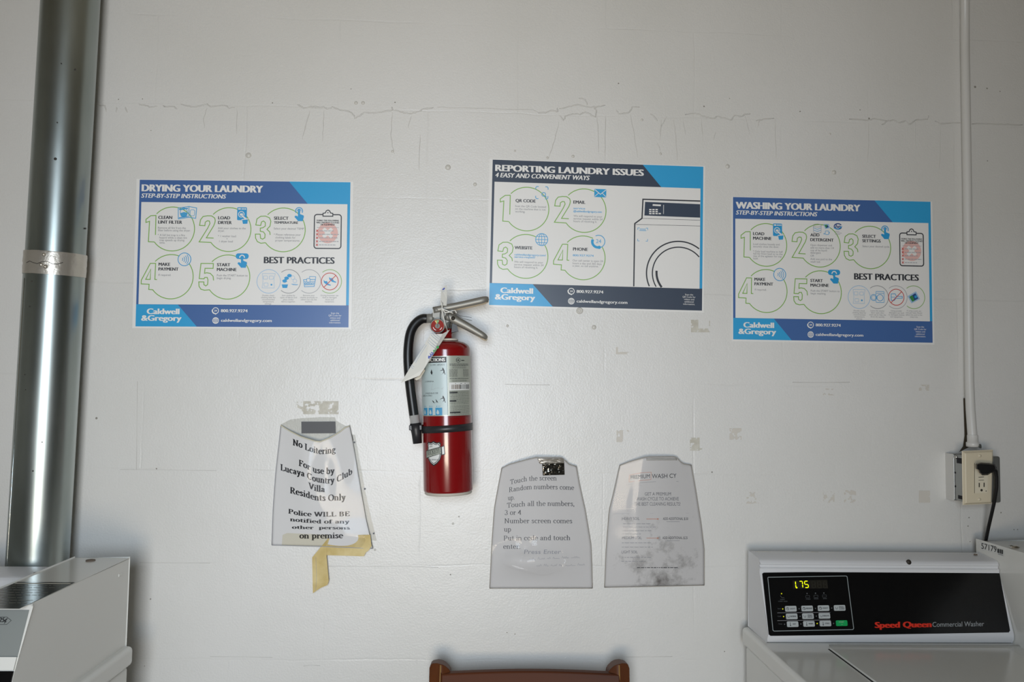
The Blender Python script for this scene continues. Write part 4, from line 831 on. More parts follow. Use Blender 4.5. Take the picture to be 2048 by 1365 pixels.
# wrapped labels: u = mm round the cylinder from the front (to the right), v = mm down from label top
zl0, zl1 = el(895, 712, -ER).z, el(895, 832.5, -ER).z; LH = (zl0-zl1)*1000
def cyl(z0): return lambda u, v, l: Vector(((ER+.0003+l*.00009)*math.sin(u/1000/ER), -(ER+.0003+l*.00009)*math.cos(u/1000/ER), z0-v/1000))
D = Draw(cyl(zl0)); sx = 4.0
D.rect(-82, 0, 82, LH, 'label_silver', 0, 60, 4); lab = D.done('instruction_label', E)
D.rect(-76, 1.5, sx, LH-2, 'label_pale', 1, 30, 4); D.line([(-76, LH-2), (-50, LH-2), (-25, LH-2), (sx, LH-2), (sx, LH/2), (sx, 1.5)], .6, 'label_ink', 3); D.done('left_panel', lab)
D.rect(-74, 2, sx-1.5, 13.8, 'label_ink', 3, 30, 1); D.text('INSTRUCTIONS', sx-4.5, 11.2, 6.6, 'label_white', 5, bold=.07, off=.01, align='r', width=62); D.done('heading_band', lab)
D.done('heading_band', lab) if D.mb.v else None; base_ = D.fn; D.fn = lambda u, v, l: base_(u+8.2, v, l)
D.text('2.5 MM / APUNTE', -9.2, 20, 3.1, 'label_ink', 3, align='r', width=32)
def man(x, y): D.poly([(x-1, y), (x+1.5, y-4.5), (x+1, y-8), (x-5, y-6.6), (x-5, y-7.4), (x, y-9.8), (x-1, y-12.5), (x+.8, y-13.6), (x+2, y-11.5), (x+4, y-7), (x+4, y-4), (x+5.6, y+1), (x+4.5, y+1), (x+2.6, y-3)], 'label_ink', 3)
man(-13.5, 38); D.poly([(-39, 38), (-41, 34), (-39.5, 30), (-38.5, 27), (-37, 31), (-36, 35), (-37, 38)], 'label_ink', 3); D.line([(-36, 39), (-16, 39)], .4, 'label_ink', 3); D.line([(-36, 34), (-18, 29.5)], .3, 'label_ink', 3)
D.text('2 OPRIMA', -33, 54, 3, 'label_ink', 3, align='r', width=26); D.line([(-36, 57), (-38, 64), (-40, 70), (-30, 67), (-16, 68), (-12, 65)], .5, 'print_light', 3); D.line([(-36, 70), (-24, 66), (-13, 69)], .5, 'print_light', 3)
D.text('3 MUEVALO DE', -24, 78.5, 3.2, 'label_ink', 3, align='r', width=34); D.text('LADO A OTRO', -38, 83.5, 3.2, 'label_ink', 3, align='r', width=32)
man(-14, 96); D.poly([(-38, 91), (-34, 94), (-32, 98), (-36, 95.5)], 'label_ink', 3); D.poly([(-30, 89), (-27, 92), (-24, 97), (-28, 95)], 'label_ink', 3); D.line([(-34, 97), (-28, 96), (-18, 89)], .4, 'label_ink', 3); D.done('picture_panel', lab)
for x0, x1 in ((-66, -52), (-48, -37.5), (-30.5, -15.8)):
    D.rect(x0, 107, x1, 122.5, 'label_blue', 3, 5, 1); D.poly([(x0+2, 118), (x0+4, 111), (x0+7, 113), (x0+8.5, 119), (x0+5, 121)], 'label_pale', 5); D.disk(x0+3, 104, 1, 'label_blue', 3); D.line([(x0+5, 104), (x0+11, 104)], .7, 'label_blue', 3); D.done('fire_class_picture', lab)
D.fn = base_
D.ring(28, 9.5, 4.8, .8, 'label_ink', 3); D.text('UL', 28, 11.4, 3.9, 'label_ink', 3, align='c', bold=.06); D.line([(35.5, 9.8), (39, 9.8), (44, 9.8)], 1.6, 'label_ink', 3)
r = random.Random(7)
def rows(y0, y1, x0, x1, st, w, m='label_ink'):
    y = y0
    while y < y1:
        x = x0
        while x < x1-1: L_ = r.uniform(2, 7); k = max(2, int(L_/2)); D.line([(x+(min(x+L_, x1)-x)*i/k, y) for i in range(k+1)], w, m, 3); x += L_+.9
        y += st
rows(17.5, 20, 9, 58, 2.2, 1.0); rows(21.5, 26, 15, 50, 2.2, .5); rows(29, 45, 8, 26, 2.3, .7); rows(29, 45, 40, 58, 2.3, .7); rows(47.5, 49, 9, 58, 2, 1.0); rows(51, 54, 14, 52, 2.2, .5)
rows(74, 100, 8, 59, 2.6, .55); rows(104, 128, 8, 59, 2.6, .55)
for x0, x1, y in ((8, 25, 76.5), (8, 22, 94), (8, 31, 117.5)): D.rect(x0, y-1.4, x1, y+1.4, 'label_ink', 4, 5, 1)
D.done('small_print', lab)
D.rect(6.5, 55.5, 63, 72, 'label_white', 4, 14, 1); x = 12
while x < 59: w = r.choice((.7, 1.1, 1.9)); D.rect(x, 60, x+w, 69.5, 'mark_brown' if x < 30 else 'label_ink', 6); x += w+r.choice((.7, 1.0, 1.5))
D.line([(20, 57.8), (34, 57.8), (46, 57.8)], .9, 'label_ink', 6); D.done('barcode_sticker', lab)
# maker's shield
zs0 = el(868, 883, -ER*.8).z; D = Draw(lambda u, v, l: cyl(zs0)(u-28.5, v, l)); D.sub = 3
sh = [(-14, 1), (-10, 2.5), (-6, 2.2), (0, -.5), (6, 2.2), (10, 2.5), (14, 1), (17, 5), (15.5, 11), (17, 18), (18, 28), (15, 38), (8, 46), (0, 51), (-8, 46), (-15, 38), (-18, 28), (-17, 18), (-15.5, 11), (-17, 5)]
def sc(k): return [(x*k, 25+(y-25)*k) for x, y in sh]
D.poly(sc(1), 'label_ink', 1); D.poly(sc(.89), 'label_white', 2); D.poly(sc(.84), 'label_ink', 3); D.poly(sc(.78), 'label_white', 4); o = D.done('maker_shield', E)
D.poly([(-21.5, 20), (14, 11.5), (19.5, 10.2), (24, 8), (25.5, 27), (20, 28.5), (15, 26), (-21, 36)], 'label_ink', 6); D.poly([(-20, 21), (16.5, 12), (17, 25), (-20, 34.5)], 'label_silver', 8); D.poly([(18.8, 12), (23, 10.5), (24, 25.5), (19.5, 26.8)], 'label_white', 8)
D.text('BUCKEYE', -17.5, 30.3, 9.2, 'label_ink', 10, width=33, ser=dict(a=4.6, b=1.8, t=2, sp=1), lean=.25); D.line([(-18, 32.3), (-2, 28.4), (14, 24.3)], .5, 'label_ink', 10); D.line([(-8, 31.5), (6, 28)], 1.0, 'label_ink', 10); D.done('shield_banner', o)
D.text('FIRE', -10, 13, 2.6, 'label_ink', 7, width=8, lean=.2); D.done('fire_lettering', o); D.text('EQUIPMENT', -12.5, 39.6, 2.8, 'label_ink', 7, width=23.5, lean=.02, off=.01); D.done('equipment_lettering', o)

# paper tags hung from the extinguisher's valve
def sheet_at(pts, m, mb, ys, th=.0004):
    """a thin card with its own thickness from outline pixels and a depth per corner"""
    v = [at(x, y, d) for (x, y), d in zip(pts, ys)]; w = [p+Vector((0, th, 0)) for p in v]; n = len(v)
    tri = tessellate_polygon([[Vector((p.x, p.z, 0)) for p in v]])
    return mb.add(v+w, [tuple(t) for t in tri]+[tuple(i+n for i in t) for t in tri]+[(i, (i+1) % n, n+(i+1) % n, n+i) for i in range(n)], m)
y0 = EY-.060
c = at(880, 665, y0); t = thing('inspection_tag', 'long white inspection tag dangling at a slant across the black hose of the extinguisher', 'tag', c)
tp = [(899.5, 660), (885, 668), (861, 669), (801.5, 766.5), (839, 752), (849, 737)]
tdep = [-.026, -.038, -.042, -.040, -.046, -.05]; tdep = [EY+d-.028 for d in tdep]
card = sheet_at(tp, 'tag_paper', MB(), tdep).build('tag_card', t)
sheet_at([(848, 737), (838, 752.5), (829, 758.5), (833, 761), (841, 757), (850, 742)], 'tag_edge', MB(), [d+.006 for d in (tdep[0],)*6]).build('second_leaf', t)
ax, ay = Vector((-60, 98)).normalized(), Vector((98, 60)).normalized()
o0 = Vector((880, 665)); pa = [at(*q, d) for q, d in zip(tp, tdep)]; nrm = (pa[2]-pa[3]).cross(pa[4]-pa[3]).normalized()
if nrm.y > 0: nrm = -nrm
def tagf(u, v, l):
    px = o0+ax*u+ay*v; d = (at(px.x, px.y, 0)-CAM_P); k = (pa[3]-CAM_P).dot(nrm)/d.dot(nrm); return CAM_P+d*k+nrm*(.0006+l*.0002)
D = Draw(tagf); r = random.Random(3)
for u in (6, 10, 14, 20, 25, 29): D.line([(u, -14+u*.1), (u+2, -4), (u+4, 9)], .8, 'ink_pale', 1)
for v in (-13, -9.5, -6): D.line([(36, v), (50, v-.2), (66, v-.5), (78, v)], 1.0, 'ink_pale', 1)
for u in (86, 90): D.line([(u, -15), (u, 9)], .9, 'ink_pale', 1)
D.disk(28, 12, 2.6, 'ink_green', 2); D.line([(32, 10), (36, 12.5), (38, 8), (41, 12)], 1.3, 'ink_green', 2)
D.line([(44, 6), (43, 11), (47, 11), (47, 6), (50, 10), (53, 6), (52, 11)], 1.6, 'ink_blue', 2); D.poly([(52, 3), (58, 6), (56, 10), (52, 8)], 'ink_blue', 2)
D.line([(58, 4), (62, 9), (61, 4), (66, 8), (69, 3), (71, 8)], 1.2, 'ink_black', 2)
for u in (74, 77, 80, 83): D.line([(u, 3), (u+1, 7)], 1.0, 'ink_black', 2)
mb = D.mb; mb.build('tag_print', t)
MB().tube([at(895, 662, EY-.055), at(890, 648, EY-.034), at(884, 622, EY-.03), at(884.5, 606, EY-.025)], .0014, 'tie_white', 8).build('tag_tie', t)
c = at(888, 600, EY-.02); t2 = thing('tie_tag', 'small white strip tag sticking straight up above the extinguisher valve', 'tag', c)
tp = [(881, 611), (882.5, 578), (888, 573), (893.5, 570.5), (894, 600), (893, 612)]; sheet_at(tp, 'tag_paper', MB(), [EY-.024, EY-.014, EY-.012, EY-.01, EY-.016, EY-.02]).build('strip', t2)
D = Draw(lambda u, v, l: at(u, v, EY-.0185-l*.0003+.0065*(600-v)/30)); D.poly([(884.5, 578.8), (888.5, 575.5), (890, 576.5), (888.5, 579.5), (885, 581)], 'ink_blue', 1); D.line([(884, 584.5), (889, 582)], .8, 'ink_pale', 1); D.mb.build('strip_mark', t2)
MB().tube(smooth([at(881, 602, EY-.024), at(884, 612, EY-.027), at(885, 618, EY-.029), at(894, 622, EY-.029), at(902, 625, EY-.027), at(906, 627, EY-.02)]), .0013, 'tie_white', 8).tube(smooth([at(886, 620, EY-.028), at(890, 625, EY-.03), at(898, 625, EY-.029), at(909, 621, EY-.02), at(913, 627, EY-.02)]), .0011, 'tie_white', 8).build('tie_loop', t2)
MB().tube([at(906, 626, EY-.02), at(920, 632, EY-.018), at(943, 635.5, EY-.016)], .0004, 'pin_wire', 6).tube([at(910, 630, EY-.02), at(928, 638, EY-.018), at(944, 641.5, EY-.016)], .0004, 'pin_wire', 6).build('seal_wire', t2)

# ------------------------------------------------------------------ notices in clear plastic sleeves
def interp(tab, v):
    for (a, x), (b, y) in zip(tab, tab[1:]):
        if v <= b: return x+(y-x)*(v-a)/(b-a)
    return tab[-1][1]
class Sheet:
    """a hanging sheet: left / right / top outline in close-up pixels, bulging off the wall by depth(u, v)"""
    def __init__(s, x0, y0, k, left, right, top, bottom, depth): s.o = (x0, y0, k); s.l, s.r, s.t, s.b, s.d = left, right, top, bottom, depth
    def px(s, u, v):
        yt, yb = interp(s.t, u), interp(s.b, u); y = yt+(yb-yt)*v
        yl0, yl1 = s.l[0][0], s.l[-1][0]; vv = yl0+(yl1-yl0)*v
        x0, x1 = interp(s.l, vv), interp(s.r, s.r[0][0]+(s.r[-1][0]-s.r[0][0])*v); return x0+(x1-x0)*u, y
    def uv(s, x, y):
        v = .5
        for _ in range(3):
            vv = s.l[0][0]+(s.l[-1][0]-s.l[0][0])*v; x0, x1 = interp(s.l, vv), interp(s.r, s.r[0][0]+(s.r[-1][0]-s.r[0][0])*v)
            u = (x-x0)/(x1-x0); yt, yb = interp(s.t, max(0, min(1, u))), interp(s.b, max(0, min(1, u))); v = max(0, min(1, (y-yt)/(yb-yt)))
        return max(0, min(1, u)), v
    def pt(s, x, y, lift=0):
        u, v = s.uv(x, y); return at(s.o[0]+x*s.o[2], s.o[1]+y*s.o[2], -s.d(u, v)-lift)
    def surf(s, lift=0, nu=36, nv=44, m='paper', mb=None, shrink=(0, 1, 0, 1)):
        a, b, c, d = shrink
        return (mb or MB()).grid(lambda u, v: s.pt(*s.px(a+(b-a)*u, c+(d-c)*v), lift), nu, nv, m)
    def draw(s, lift=.0004): return Draw(lambda u, v, l: s.pt(u, v, lift+l*.0001))
def gsn(u, v, cu, cv, su, sv): return math.exp(-((u-cu)/su)**2-((v-cv)/sv)**2)

# no loitering
def dep1(u, v): return .004+.016*math.sin(math.pi*u)**1.2*(1-.75*v)+.006*gsn(u, v, .35, .35, .12, .3)-.004*gsn(u, v, .62, .3, .1, .25)+.004*gsn(u, v, .8, .9, .2, .1)+.003*v
S1 = Sheet(520, 790, .30023, [(0, 138), (.12, 128), (.4, 103), (.7, 86), (1, 78)], [(0, 598), (.15, 622), (.45, 662), (.75, 705), (1, 752)],
           [(0, 205), (.12, 240), (.3, 282), (.55, 317), (.7, 290), (.85, 250), (.95, 212), (1, 206)], [(0, 1003), (.5, 1012), (1, 1026)], dep1)
c = at(646, 970, 0); t1 = thing('plastic_sleeve_notice', 'no loitering notice in a sagging plastic sleeve, held by yellowed masking tape', 'notice', c, 'notices in plastic sleeves')
S1.surf(0).build('paper', t1, solid=.0003)
bk = MB(); bpts = [(136, 200), (200, 166), (280, 156), (400, 150), (500, 150), (506, 172), (560, 204), (600, 214), (625, 300), (600, 330), (300, 330), (160, 300)]
v = [at(520+x*.30023, 790+y*.30023, -.0016) for x, y in bpts]; bk.add(v, [tuple(q) for q in tessellate_polygon([[Vector((p.x, p.z, 0)) for p in v]])], 'clear_edge').build('back_flap', t1, solid=.0003)
S1.surf(.0022, m='clear_sleeve').build('sleeve_front', t1)
es = [(610, 265), (634, 268), (660, 420), (700, 640), (735, 800), (776, 968), (772, 975), (742, 972), (716, 850), (680, 680), (640, 440)]
v = [at(520+x*.30023, 790+y*.30023, -.003) for x, y in es]; MB().add(v, [tuple(q) for q in tessellate_polygon([[Vector((p.x, p.z, 0)) for p in v]])], 'clear_edge').build('binder_strip', t1, solid=.0004)
for x, y in ((628, 318), (698, 628), (757, 925)): p = at(520+x*.30023, 790+y*.30023, -.0034); MB().lathe([(.0012, 0), (.0022, -.0002), (.0022, .0002), (.0012, 0)], 'print_light', 14, tuple(p), 'y').build('punched_hole', t1)
MB().tube([S1.pt(*S1.px(0, k/14), .0022) for k in range(15)], .0007, 'print_light', 6).tube([S1.pt(*S1.px(1, k/14), .0022) for k in range(15)], .0007, 'clear_edge', 6).tube([S1.pt(*S1.px(k/14, 0), .0022) for k in range(15)], .0011, 'aged_tape', 6).tube([S1.pt(*S1.px(k/14, 1), .0022) for k in range(15)], .0007, 'print_light', 6).build('sleeve_seam', t1)
D = S1.draw(); SB = dict(a=8.2, b=3.0, t=3.2, sp=2.5, dot=7)
for s, cap, path in (('No Loitering', 40, [(218, 335), (270, 352), (330, 378), (395, 396), (450, 393), (505, 383)]), ('For use by', 40, [(258, 472), (310, 492), (370, 522), (430, 530), (497, 526)]),
    ('Lucaya Country Club', 40, [(136, 502), (200, 522), (290, 545), (360, 578), (440, 592), (500, 588), (540, 570), (615, 528)]), ('Villa', 38, [(322, 622), (370, 642), (432, 650)]),
    ('Residents Only', 40, [(200, 655), (290, 678), (370, 704), (450, 708), (510, 704), (572, 703)]), ('Police WILL BE', 30, [(188, 790), (260, 805), (350, 812), (480, 812), (600, 808)]),
    ('notified of any', 24, [(200, 842), (300, 852), (400, 858), (597, 858)]), ('other  persons', 20, [(212, 893), (350, 896), (600, 898)]), ('on premise', 36, [(262, 958), (380, 958), (555, 956)])):
    D.text(s, 0, 0, cap, 'serif_ink', 1, ser=SB, path=path)
D.mb.build('printed_text', t1)
D = S1.draw(.0026); D.poly([(150, 935), (180, 922), (455, 935), (440, 1010), (300, 1009), (145, 1004)], 'clear_tape', 1, 3); D.mb.build('clear_tape_patch', t1)
c = at(637, 855, 0); v = [(275, 180), (502, 179), (504, 257), (276, 258)]
def flat(pts, y, m, name, par=None, th=.0004, X=(520, 790, .30023)):
    mb = MB(); v = [at(X[0]+x*X[2], X[1]+yy*X[2], -y) for x, yy in pts]; w = [p+Vector((0, th, 0)) for p in v]; n = len(v); tri = tessellate_polygon([[Vector((p.x, p.z, 0)) for p in v]])
    mb.add(v+w, [tuple(q) for q in tri]+[tuple(i+n for i in q) for q in tri]+[(i, (i+1) % n, n+(i+1) % n, n+i) for i in range(n)], m); return mb.build(name, par)
def single(o, label, cat, group=None):
    c = sum((v.co for v in o.data.vertices), Vector())/len(o.data.vertices)
    for v in o.data.vertices: v.co -= c
    o.location = c; return tag(o, label, cat, group)
single(flat(v, .0028, 'dark_strip', 'adhesive_strip'), 'dark grey adhesive strip at the open top of the no loitering sleeve', 'adhesive strip', 'adhesive strips')
mt = thing('masking_tape', 'yellowed masking tape hanging from the bottom of the no loitering notice', 'tape', at(690, 1110, 0))
hp_ = [(470, 934), (560, 936), (735, 934), (740, 990), (744, 1008), (722, 1040), (706, 1050), (692, 1077), (560, 1073), (443, 1070), (440, 1000)]
D = S1.draw(.0032); MBt = MB(); v = [S1.pt(x, min(y, 1010), .0034) for x, y in hp_]; v = [at(520+x*.30023, 790+y*.30023, -.0105) for x, y in hp_]
flat(hp_, .0118, 'masking_tape', 'horizontal_strip', mt, .0008)
flat([(471, 936), (446, 1010), (443, 1072), (458, 1240), (450, 1268), (400, 1290), (352, 1324), (347, 1085)], .0128, 'masking_tape', 'folded_tail', mt, .0007)
tp_ = at(520+371*.30023, 790+1200*.30023, -.0131)
MB().tube([at(520+x*.30023, 790+y*.30023, -.0130) for x, y in ((372, 1082), (376, 1200), (372, 1304))], .0004, 'tape_stain', 6).build('crease', mt)

# touch the screen
def dep2(u, v): return .003+.013*math.sin(math.pi*u)**1.3*(1-.3*v)+.016*gsn(u, v, .42, .80, .30, .10)+.004*gsn(u, v, .2, .78, .08, .06)-.004*gsn(u, v, .34, .70, .05, .05)+.008*(1-v)**3
S2 = Sheet(960, 890, .22949, [(0, 190), (.12, 165), (.33, 125), (.62, 103), (.85, 92), (1, 84)], [(0, 840), (.15, 868), (.36, 918), (.64, 968), (.8, 975), (1, 980)],
           [(0, 205), (.1, 172), (.28, 140), (.45, 114), (.82, 114), (.88, 165), (.93, 178), (1, 190)], [(0, 1253), (.5, 1253), (1, 1252)], dep2)
t2_ = thing('plastic_sleeve_notice', 'touch the screen notice in a clear sleeve, left of the two below the poster', 'notice', at(1082, 1050, 0), 'notices in plastic sleeves')
S2.surf(0, m='aged_paper').build('paper', t2_, solid=.0003); crl = [[(165, 962), (185, 1015), (235, 1052), (400, 1100), (545, 1132), (650, 1108), (725, 1075), (757, 1000), (725, 912)], [(235, 1045), (320, 1015), (372, 948), (398, 1042)], [(905, 1160), (915, 1230)], [(940, 1150), (948, 1235)], [(845, 1025), (905, 995)]]
def crease(x, y):
    best = 1e9
    for L_ in crl:
        for (ax, ay), (bx, by) in zip(L_, L_[1:]):
            k = max(0, min(1, ((x-ax)*(bx-ax)+(y-ay)*(by-ay))/((bx-ax)**2+(by-ay)**2))); best = min(best, math.hypot(x-ax-k*(bx-ax), y-ay-k*(by-ay)))
    return .0026*math.exp(-(best/9)**2)
def s2f(u, v): x, y = S2.px(u, v); return S2.pt(x, y, .0022+crease(x, y))
MB().grid(s2f, 120, 150, 'clear_sleeve').build('sleeve_front', t2_)
def seam(S, t, m='print_light', w=.0009):
    MB().tube([S.pt(*S.px(0, k/20), .0022) for k in range(21)], w, m, 6).tube([S.pt(*S.px(1, k/20), .0022) for k in range(21)], w, m, 6).tube([S.pt(*S.px(k/20, 0), .0022) for k in range(21)], w, m, 6).tube([S.pt(*S.px(k/20, 1), .0022) for k in range(21)], w, m, 6).build('sleeve_seam', t)
seam(S2, t2_, 'sleeve_rim', .0008)
D = S2.draw(); ST = dict(a=4.5, b=2.0, t=1.7, sp=1.2, dot=4.8)
for s, cap, path in (('Touch the screen', 41, [(262, 347), (400, 318), (520, 311), (668, 312)]), ('Random numbers come', 41, [(252, 415), (330, 402), (440, 388), (600, 387), (820, 395)]), ('up.', 40, [(242, 485), (300, 478)]),
    ('Touch all the numbers,', 41, [(235, 550), (400, 535), (600, 533), (822, 535)]), ('3 or 4', 41, [(215, 613), (358, 610)]), ('Number screen comes', 41, [(212, 685), (500, 684), (803, 685)]), ('up', 41, [(208, 758), (270, 758)]),
    ('Put in code and touch', 41, [(205, 835), (500, 833), (787, 832)]), ('enter.', 41, [(203, 908), (350, 908)])):
    D.text(s, 0, 0, cap, 'serif_grey', 1, ser=ST, path=path)
D.mb.build('printed_text', t2_)
D = S2.draw(); D.text('Press Enter', 385, 952, 36, 'pencil', 1, width=318, italic=.12); r = random.Random(9)
for y, x0, x1, sl in ((1003, 425, 880, -.04), (1060, 490, 940, -.02)):
    x = x0
    while x < x1-20:
        w = r.uniform(30, 95); n = int(w/7); pts = [(x+w*i/n, y+sl*(x-x0)-(r.uniform(0, 20) if i % 2 else 0)) for i in range(n+1)]
        D.line(pts, 2.2, 'pencil', 1); x += w+18
D.mb.build('handwriting', t2_)
mb = MB(); q = [(541, 166), (733, 160), (737, 262), (548, 268)]
def quadgrid(S, q, lift, m, nu=24, nv=14, amp=.0012):
    def f(u, v):
        x = (q[0][0]*(1-u)+q[1][0]*u)*(1-v)+(q[3][0]*(1-u)+q[2][0]*u)*v; y = (q[0][1]*(1-u)+q[1][1]*u)*(1-v)+(q[3][1]*(1-u)+q[2][1]*u)*v
        return S.pt(x, y, lift+amp*noise.noise(Vector((u*5, v*3, 2))))
    return MB().grid(f, nu, nv, m)
o = quadgrid(S2, q, .0044, 'dark_foil').build('adhesive_strip', None, solid=.0006); single(o, 'shiny dark strip at the top of the touch the screen sleeve', 'adhesive strip', 'adhesive strips')
o = quadgrid(S2, [(500, 122), (725, 120), (735, 160), (520, 166)], .0044, 'foil_tape', amp=.002).build('tape_strip', None, solid=.0004); single(o, 'strip of clear tape with its glare built in as pale foil, along the top edge of the touch the screen sleeve', 'tape')  # glare on the clear tape is built in as a pale foil strip

# premium wash cycle
def dep3(u, v): return .003+.013*math.sin(math.pi*u)**1.3*(1-.35*v)+.006*gsn(u, v, .55, .7, .3, .15)+.006*(1-v)**3+.003*gsn(u, v, .3, .45, .1, .3)
S3 = Sheet(960, 890, .22949, [(0, 1218), (.22, 1165), (.37, 1125), (.7, 1098), (1, 1085)], [(0, 1842), (.2, 1880), (.5, 1930), (.7, 1955), (1, 1955)],
           [(0, 180), (.13, 150), (.37, 108), (.78, 105), (.82, 125), (.87, 165), (1, 178)], [(0, 1245), (.5, 1236), (1, 1226)], dep3)
t3 = thing('plastic_sleeve_notice', 'grimy premium wash cycle notice in a clear sleeve, right of the two below the poster', 'notice', at(1310, 1045, 0), 'notices in plastic sleeves')
# soot and grime: speckled dirt patches with a shape of their own
gm = mat('grimy_paper', 'dad8d5', .45, spec=.35); N, L, B = nodes(gm)
tc = node(gm, 'ShaderNodeTexCoord'); nz = node(gm, 'ShaderNodeTexNoise', i_Scale=38.0, i_Detail=8.0, i_Roughness=.72); L.new(tc.outputs['Object'], nz.inputs['Vector'])
prev = None
org = at(1310, 1045, 0)
for (x, y), rad, st in (((1555, 1190), .022, .6), ((1600, 1215), .085, .38), ((1620, 880), .035, .26), ((1560, 810), .012, .4), ((1500, 740), .03, .2), ((1780, 1010), .05, .2), ((1350, 1040), .06, .22), ((1480, 930), .045, .2), ((1300, 700), .05, .14)):
    p = S3.pt(x, y)-org
    ds = node(gm, 'ShaderNodeVectorMath', operation='DISTANCE'); L.new(tc.outputs['Object'], ds.inputs[0]); ds.inputs[1].default_value = tuple(p)
    mr = node(gm, 'ShaderNodeMapRange'); mr.inputs[1].default_value = 0; mr.inputs[2].default_value = rad; mr.inputs[3].default_value = st; mr.inputs[4].default_value = 0; L.new(ds.outputs['Value'], mr.inputs[0])
    if prev is None: prev = mr
    else:
        ad = node(gm, 'ShaderNodeMath', operation='MAXIMUM'); L.new(prev.outputs[0], ad.inputs[0]); L.new(mr.outputs[0], ad.inputs[1]); prev = ad
ad = node(gm, 'ShaderNodeMath', operation='ADD'); L.new(prev.outputs[0], ad.inputs[0]); L.new(nz.outputs['Fac'], ad.inputs[1])
mr = node(gm, 'ShaderNodeMapRange'); mr.inputs[1].default_value = .62; mr.inputs[2].default_value = 1.02; mr.inputs[3].default_value = 0; mr.inputs[4].default_value = .85; L.new(ad.outputs[0], mr.inputs[0])
mx = node(gm, 'ShaderNodeMix', data_type='RGBA'); mx.inputs[6].default_value = lin('cbc8c4'); mx.inputs[7].default_value = lin('4d463f'); L.new(mr.outputs[0], mx.inputs[0]); L.new(mx.outputs[2], B.inputs['Base Color'])
S3.surf(0, m='grimy_paper').build('paper', t3, solid=.0003); S3.surf(.0022, 44, 60, 'clear_sleeve').build('sleeve_front', t3); seam(S3, t3, 'sleeve_rim', .0008)
D = S3.draw()
D.text('PREMIUM', 0, 0, 34, 'print_dark', 1, path=[(1312, 303), (1400, 295), (1480, 291)]); D.text('WASH CY', 0, 0, 36, 'print_dark', 1, path=[(1498, 293), (1600, 291), (1712, 288)])
D.line([(1305, 265), (1400, 246), (1492, 240), (1490, 304), (1400, 312), (1298, 325)], 3, 'orange_ink', 1, True); D.line([(1270, 352), (1400, 332), (1520, 323), (1730, 321)], 2.5, 'print_grey', 1); D.mb.build('title_lettering', t3)
D = S3.draw()
for s, x0, x1, y, cap, m in (('GET A PREMIUM', 1436, 1664, 444, 28, 'sans_grey'), ('WASH CYCLE TO ACHIEVE', 1362, 1732, 487, 29, 'sans_grey'), ('THE BEST CLEANING RESULTS!', 1346, 1746, 532, 29, 'sans_grey'),
    ('HEAVY SOIL', 1240, 1390, 657, 24, 'sans_grey'), ('ADD ADDITIONAL $.50', 1594, 1814, 657, 22, 'print_dark'), ('MEDIUM SOIL', 1238, 1410, 825, 24, 'sans_grey'), ('ADD ADDITIONAL $.25', 1590, 1808, 824, 22, 'print_dark'), ('LIGHT SOIL', 1235, 1374, 948, 24, 'sans_grey')):
    D.text(s, 0, 0, cap, m, 1, path=[(x0, y), ((x0+x1)/2, y-1), (x1, y)])
D.mb.build('printed_text', t3)
D = S3.draw(); r = random.Random(5)
for y, x0, x1 in ((690, 1245, 1490), (718, 1245, 1520), (750, 1245, 1465), (778, 1240, 1385), (856, 1236, 1495), (893, 1236, 1500), (983, 1236, 1470), (1017, 1232, 1440)):
    x = x0
    while x < x1: w = r.uniform(12, 40); D.line([(x, y), (x+w/2, y+1), (x+w, y)], 4, 'print_grey', 1); x += w+7
x = 1368
while x < 1720: w = r.uniform(10, 34); D.line([(x, 1072), (x+w/2, 1072), (x+w, 1072)], 6, 'print_dark', 1); x += w+6
for y in (672, 838): D.line([(1625, y), (1740, y)], 3, 'print_grey', 1)
for y in (648, 815): D.line([(1450, y), (1500, y), (1552, y)], 4, 'orange_ink', 1); D.poly([(1545, y-7), (1562, y), (1545, y+7)], 'orange_ink', 1)
D.line([(1160, 602), (1300, 600), (1500, 600), (1820, 598)], 1.5, 'print_light', 1); D.mb.build('small_print', t3)
q = [(1450, 118), (1712, 118), (1716, 137), (1450, 138)]
o = quadgrid(S3, q, .004, 'clear_edge').build('tape_strip', None, solid=.0004); single(o, 'thin strip of clear tape along the top edge of the wash cycle sleeve', 'tape')

# ------------------------------------------------------------------ the two washers
def lbox(*a): return MB().box(*a)
def rod(a, b, r, m, n=10): return MB().tube([a, b], r, m, n)
# right washer
zd = .986; x0w, x1w, yr, yf = .576, 1.245, -.045, -.735
t = thing('washing_machine', 'white coin washer on the right with a black control panel showing 1.75', 'washing machine', ((x0w+x1w)/2, (yr+yf)/2, 0), 'coin washing machines')
MB().box(x0w+.008, x1w-.008, yf+.012, yr-.004, .012, zd-.040, 'enamel').build('cabinet', t, bevel=.006)
for fx, fy in ((x0w+.05, yf+.06), (x1w-.05, yf+.06), (x0w+.05, yr-.06), (x1w-.05, yr-.06)): MB().lathe([(.022, 0), (.024, .004), (.01, .008), (.01, .016)], 'gap_black', 16, (fx, fy, 0)).build('foot', t)
MB().box(x0w+.010, x1w-.010, yf+.014, yr-.005, zd-.0405, zd-.0375, 'gap_black').build('top_gap', t)
MB().box(x0w, x1w, yf, yr, zd-.038, zd, 'enamel').build('washer_top', t, bevel=.009, seg=4)
lx0, lx1, ly0, ly1 = at(1656, 1309, -.20).x, 1.062, yf+.004, -.205
MB().box(lx0-.0016, lx1+.0016, ly0, ly1+.0016, zd-.0005, zd+.0004, 'gap_black').build('lid_gap', t)
lid = MB().box(lx0, lx1, ly0+.003, ly1, zd+.0005, zd+.0045, 'enamel').build('lid', t, bevel=.0022, seg=3)
MB().tube([(lx0+.01, ly1+.022, zd-.0008), (x1w-.03, ly1+.022, zd-.0008)], .0035, 'enamel', 12, flat=1.6).build('rear_ridge', t)
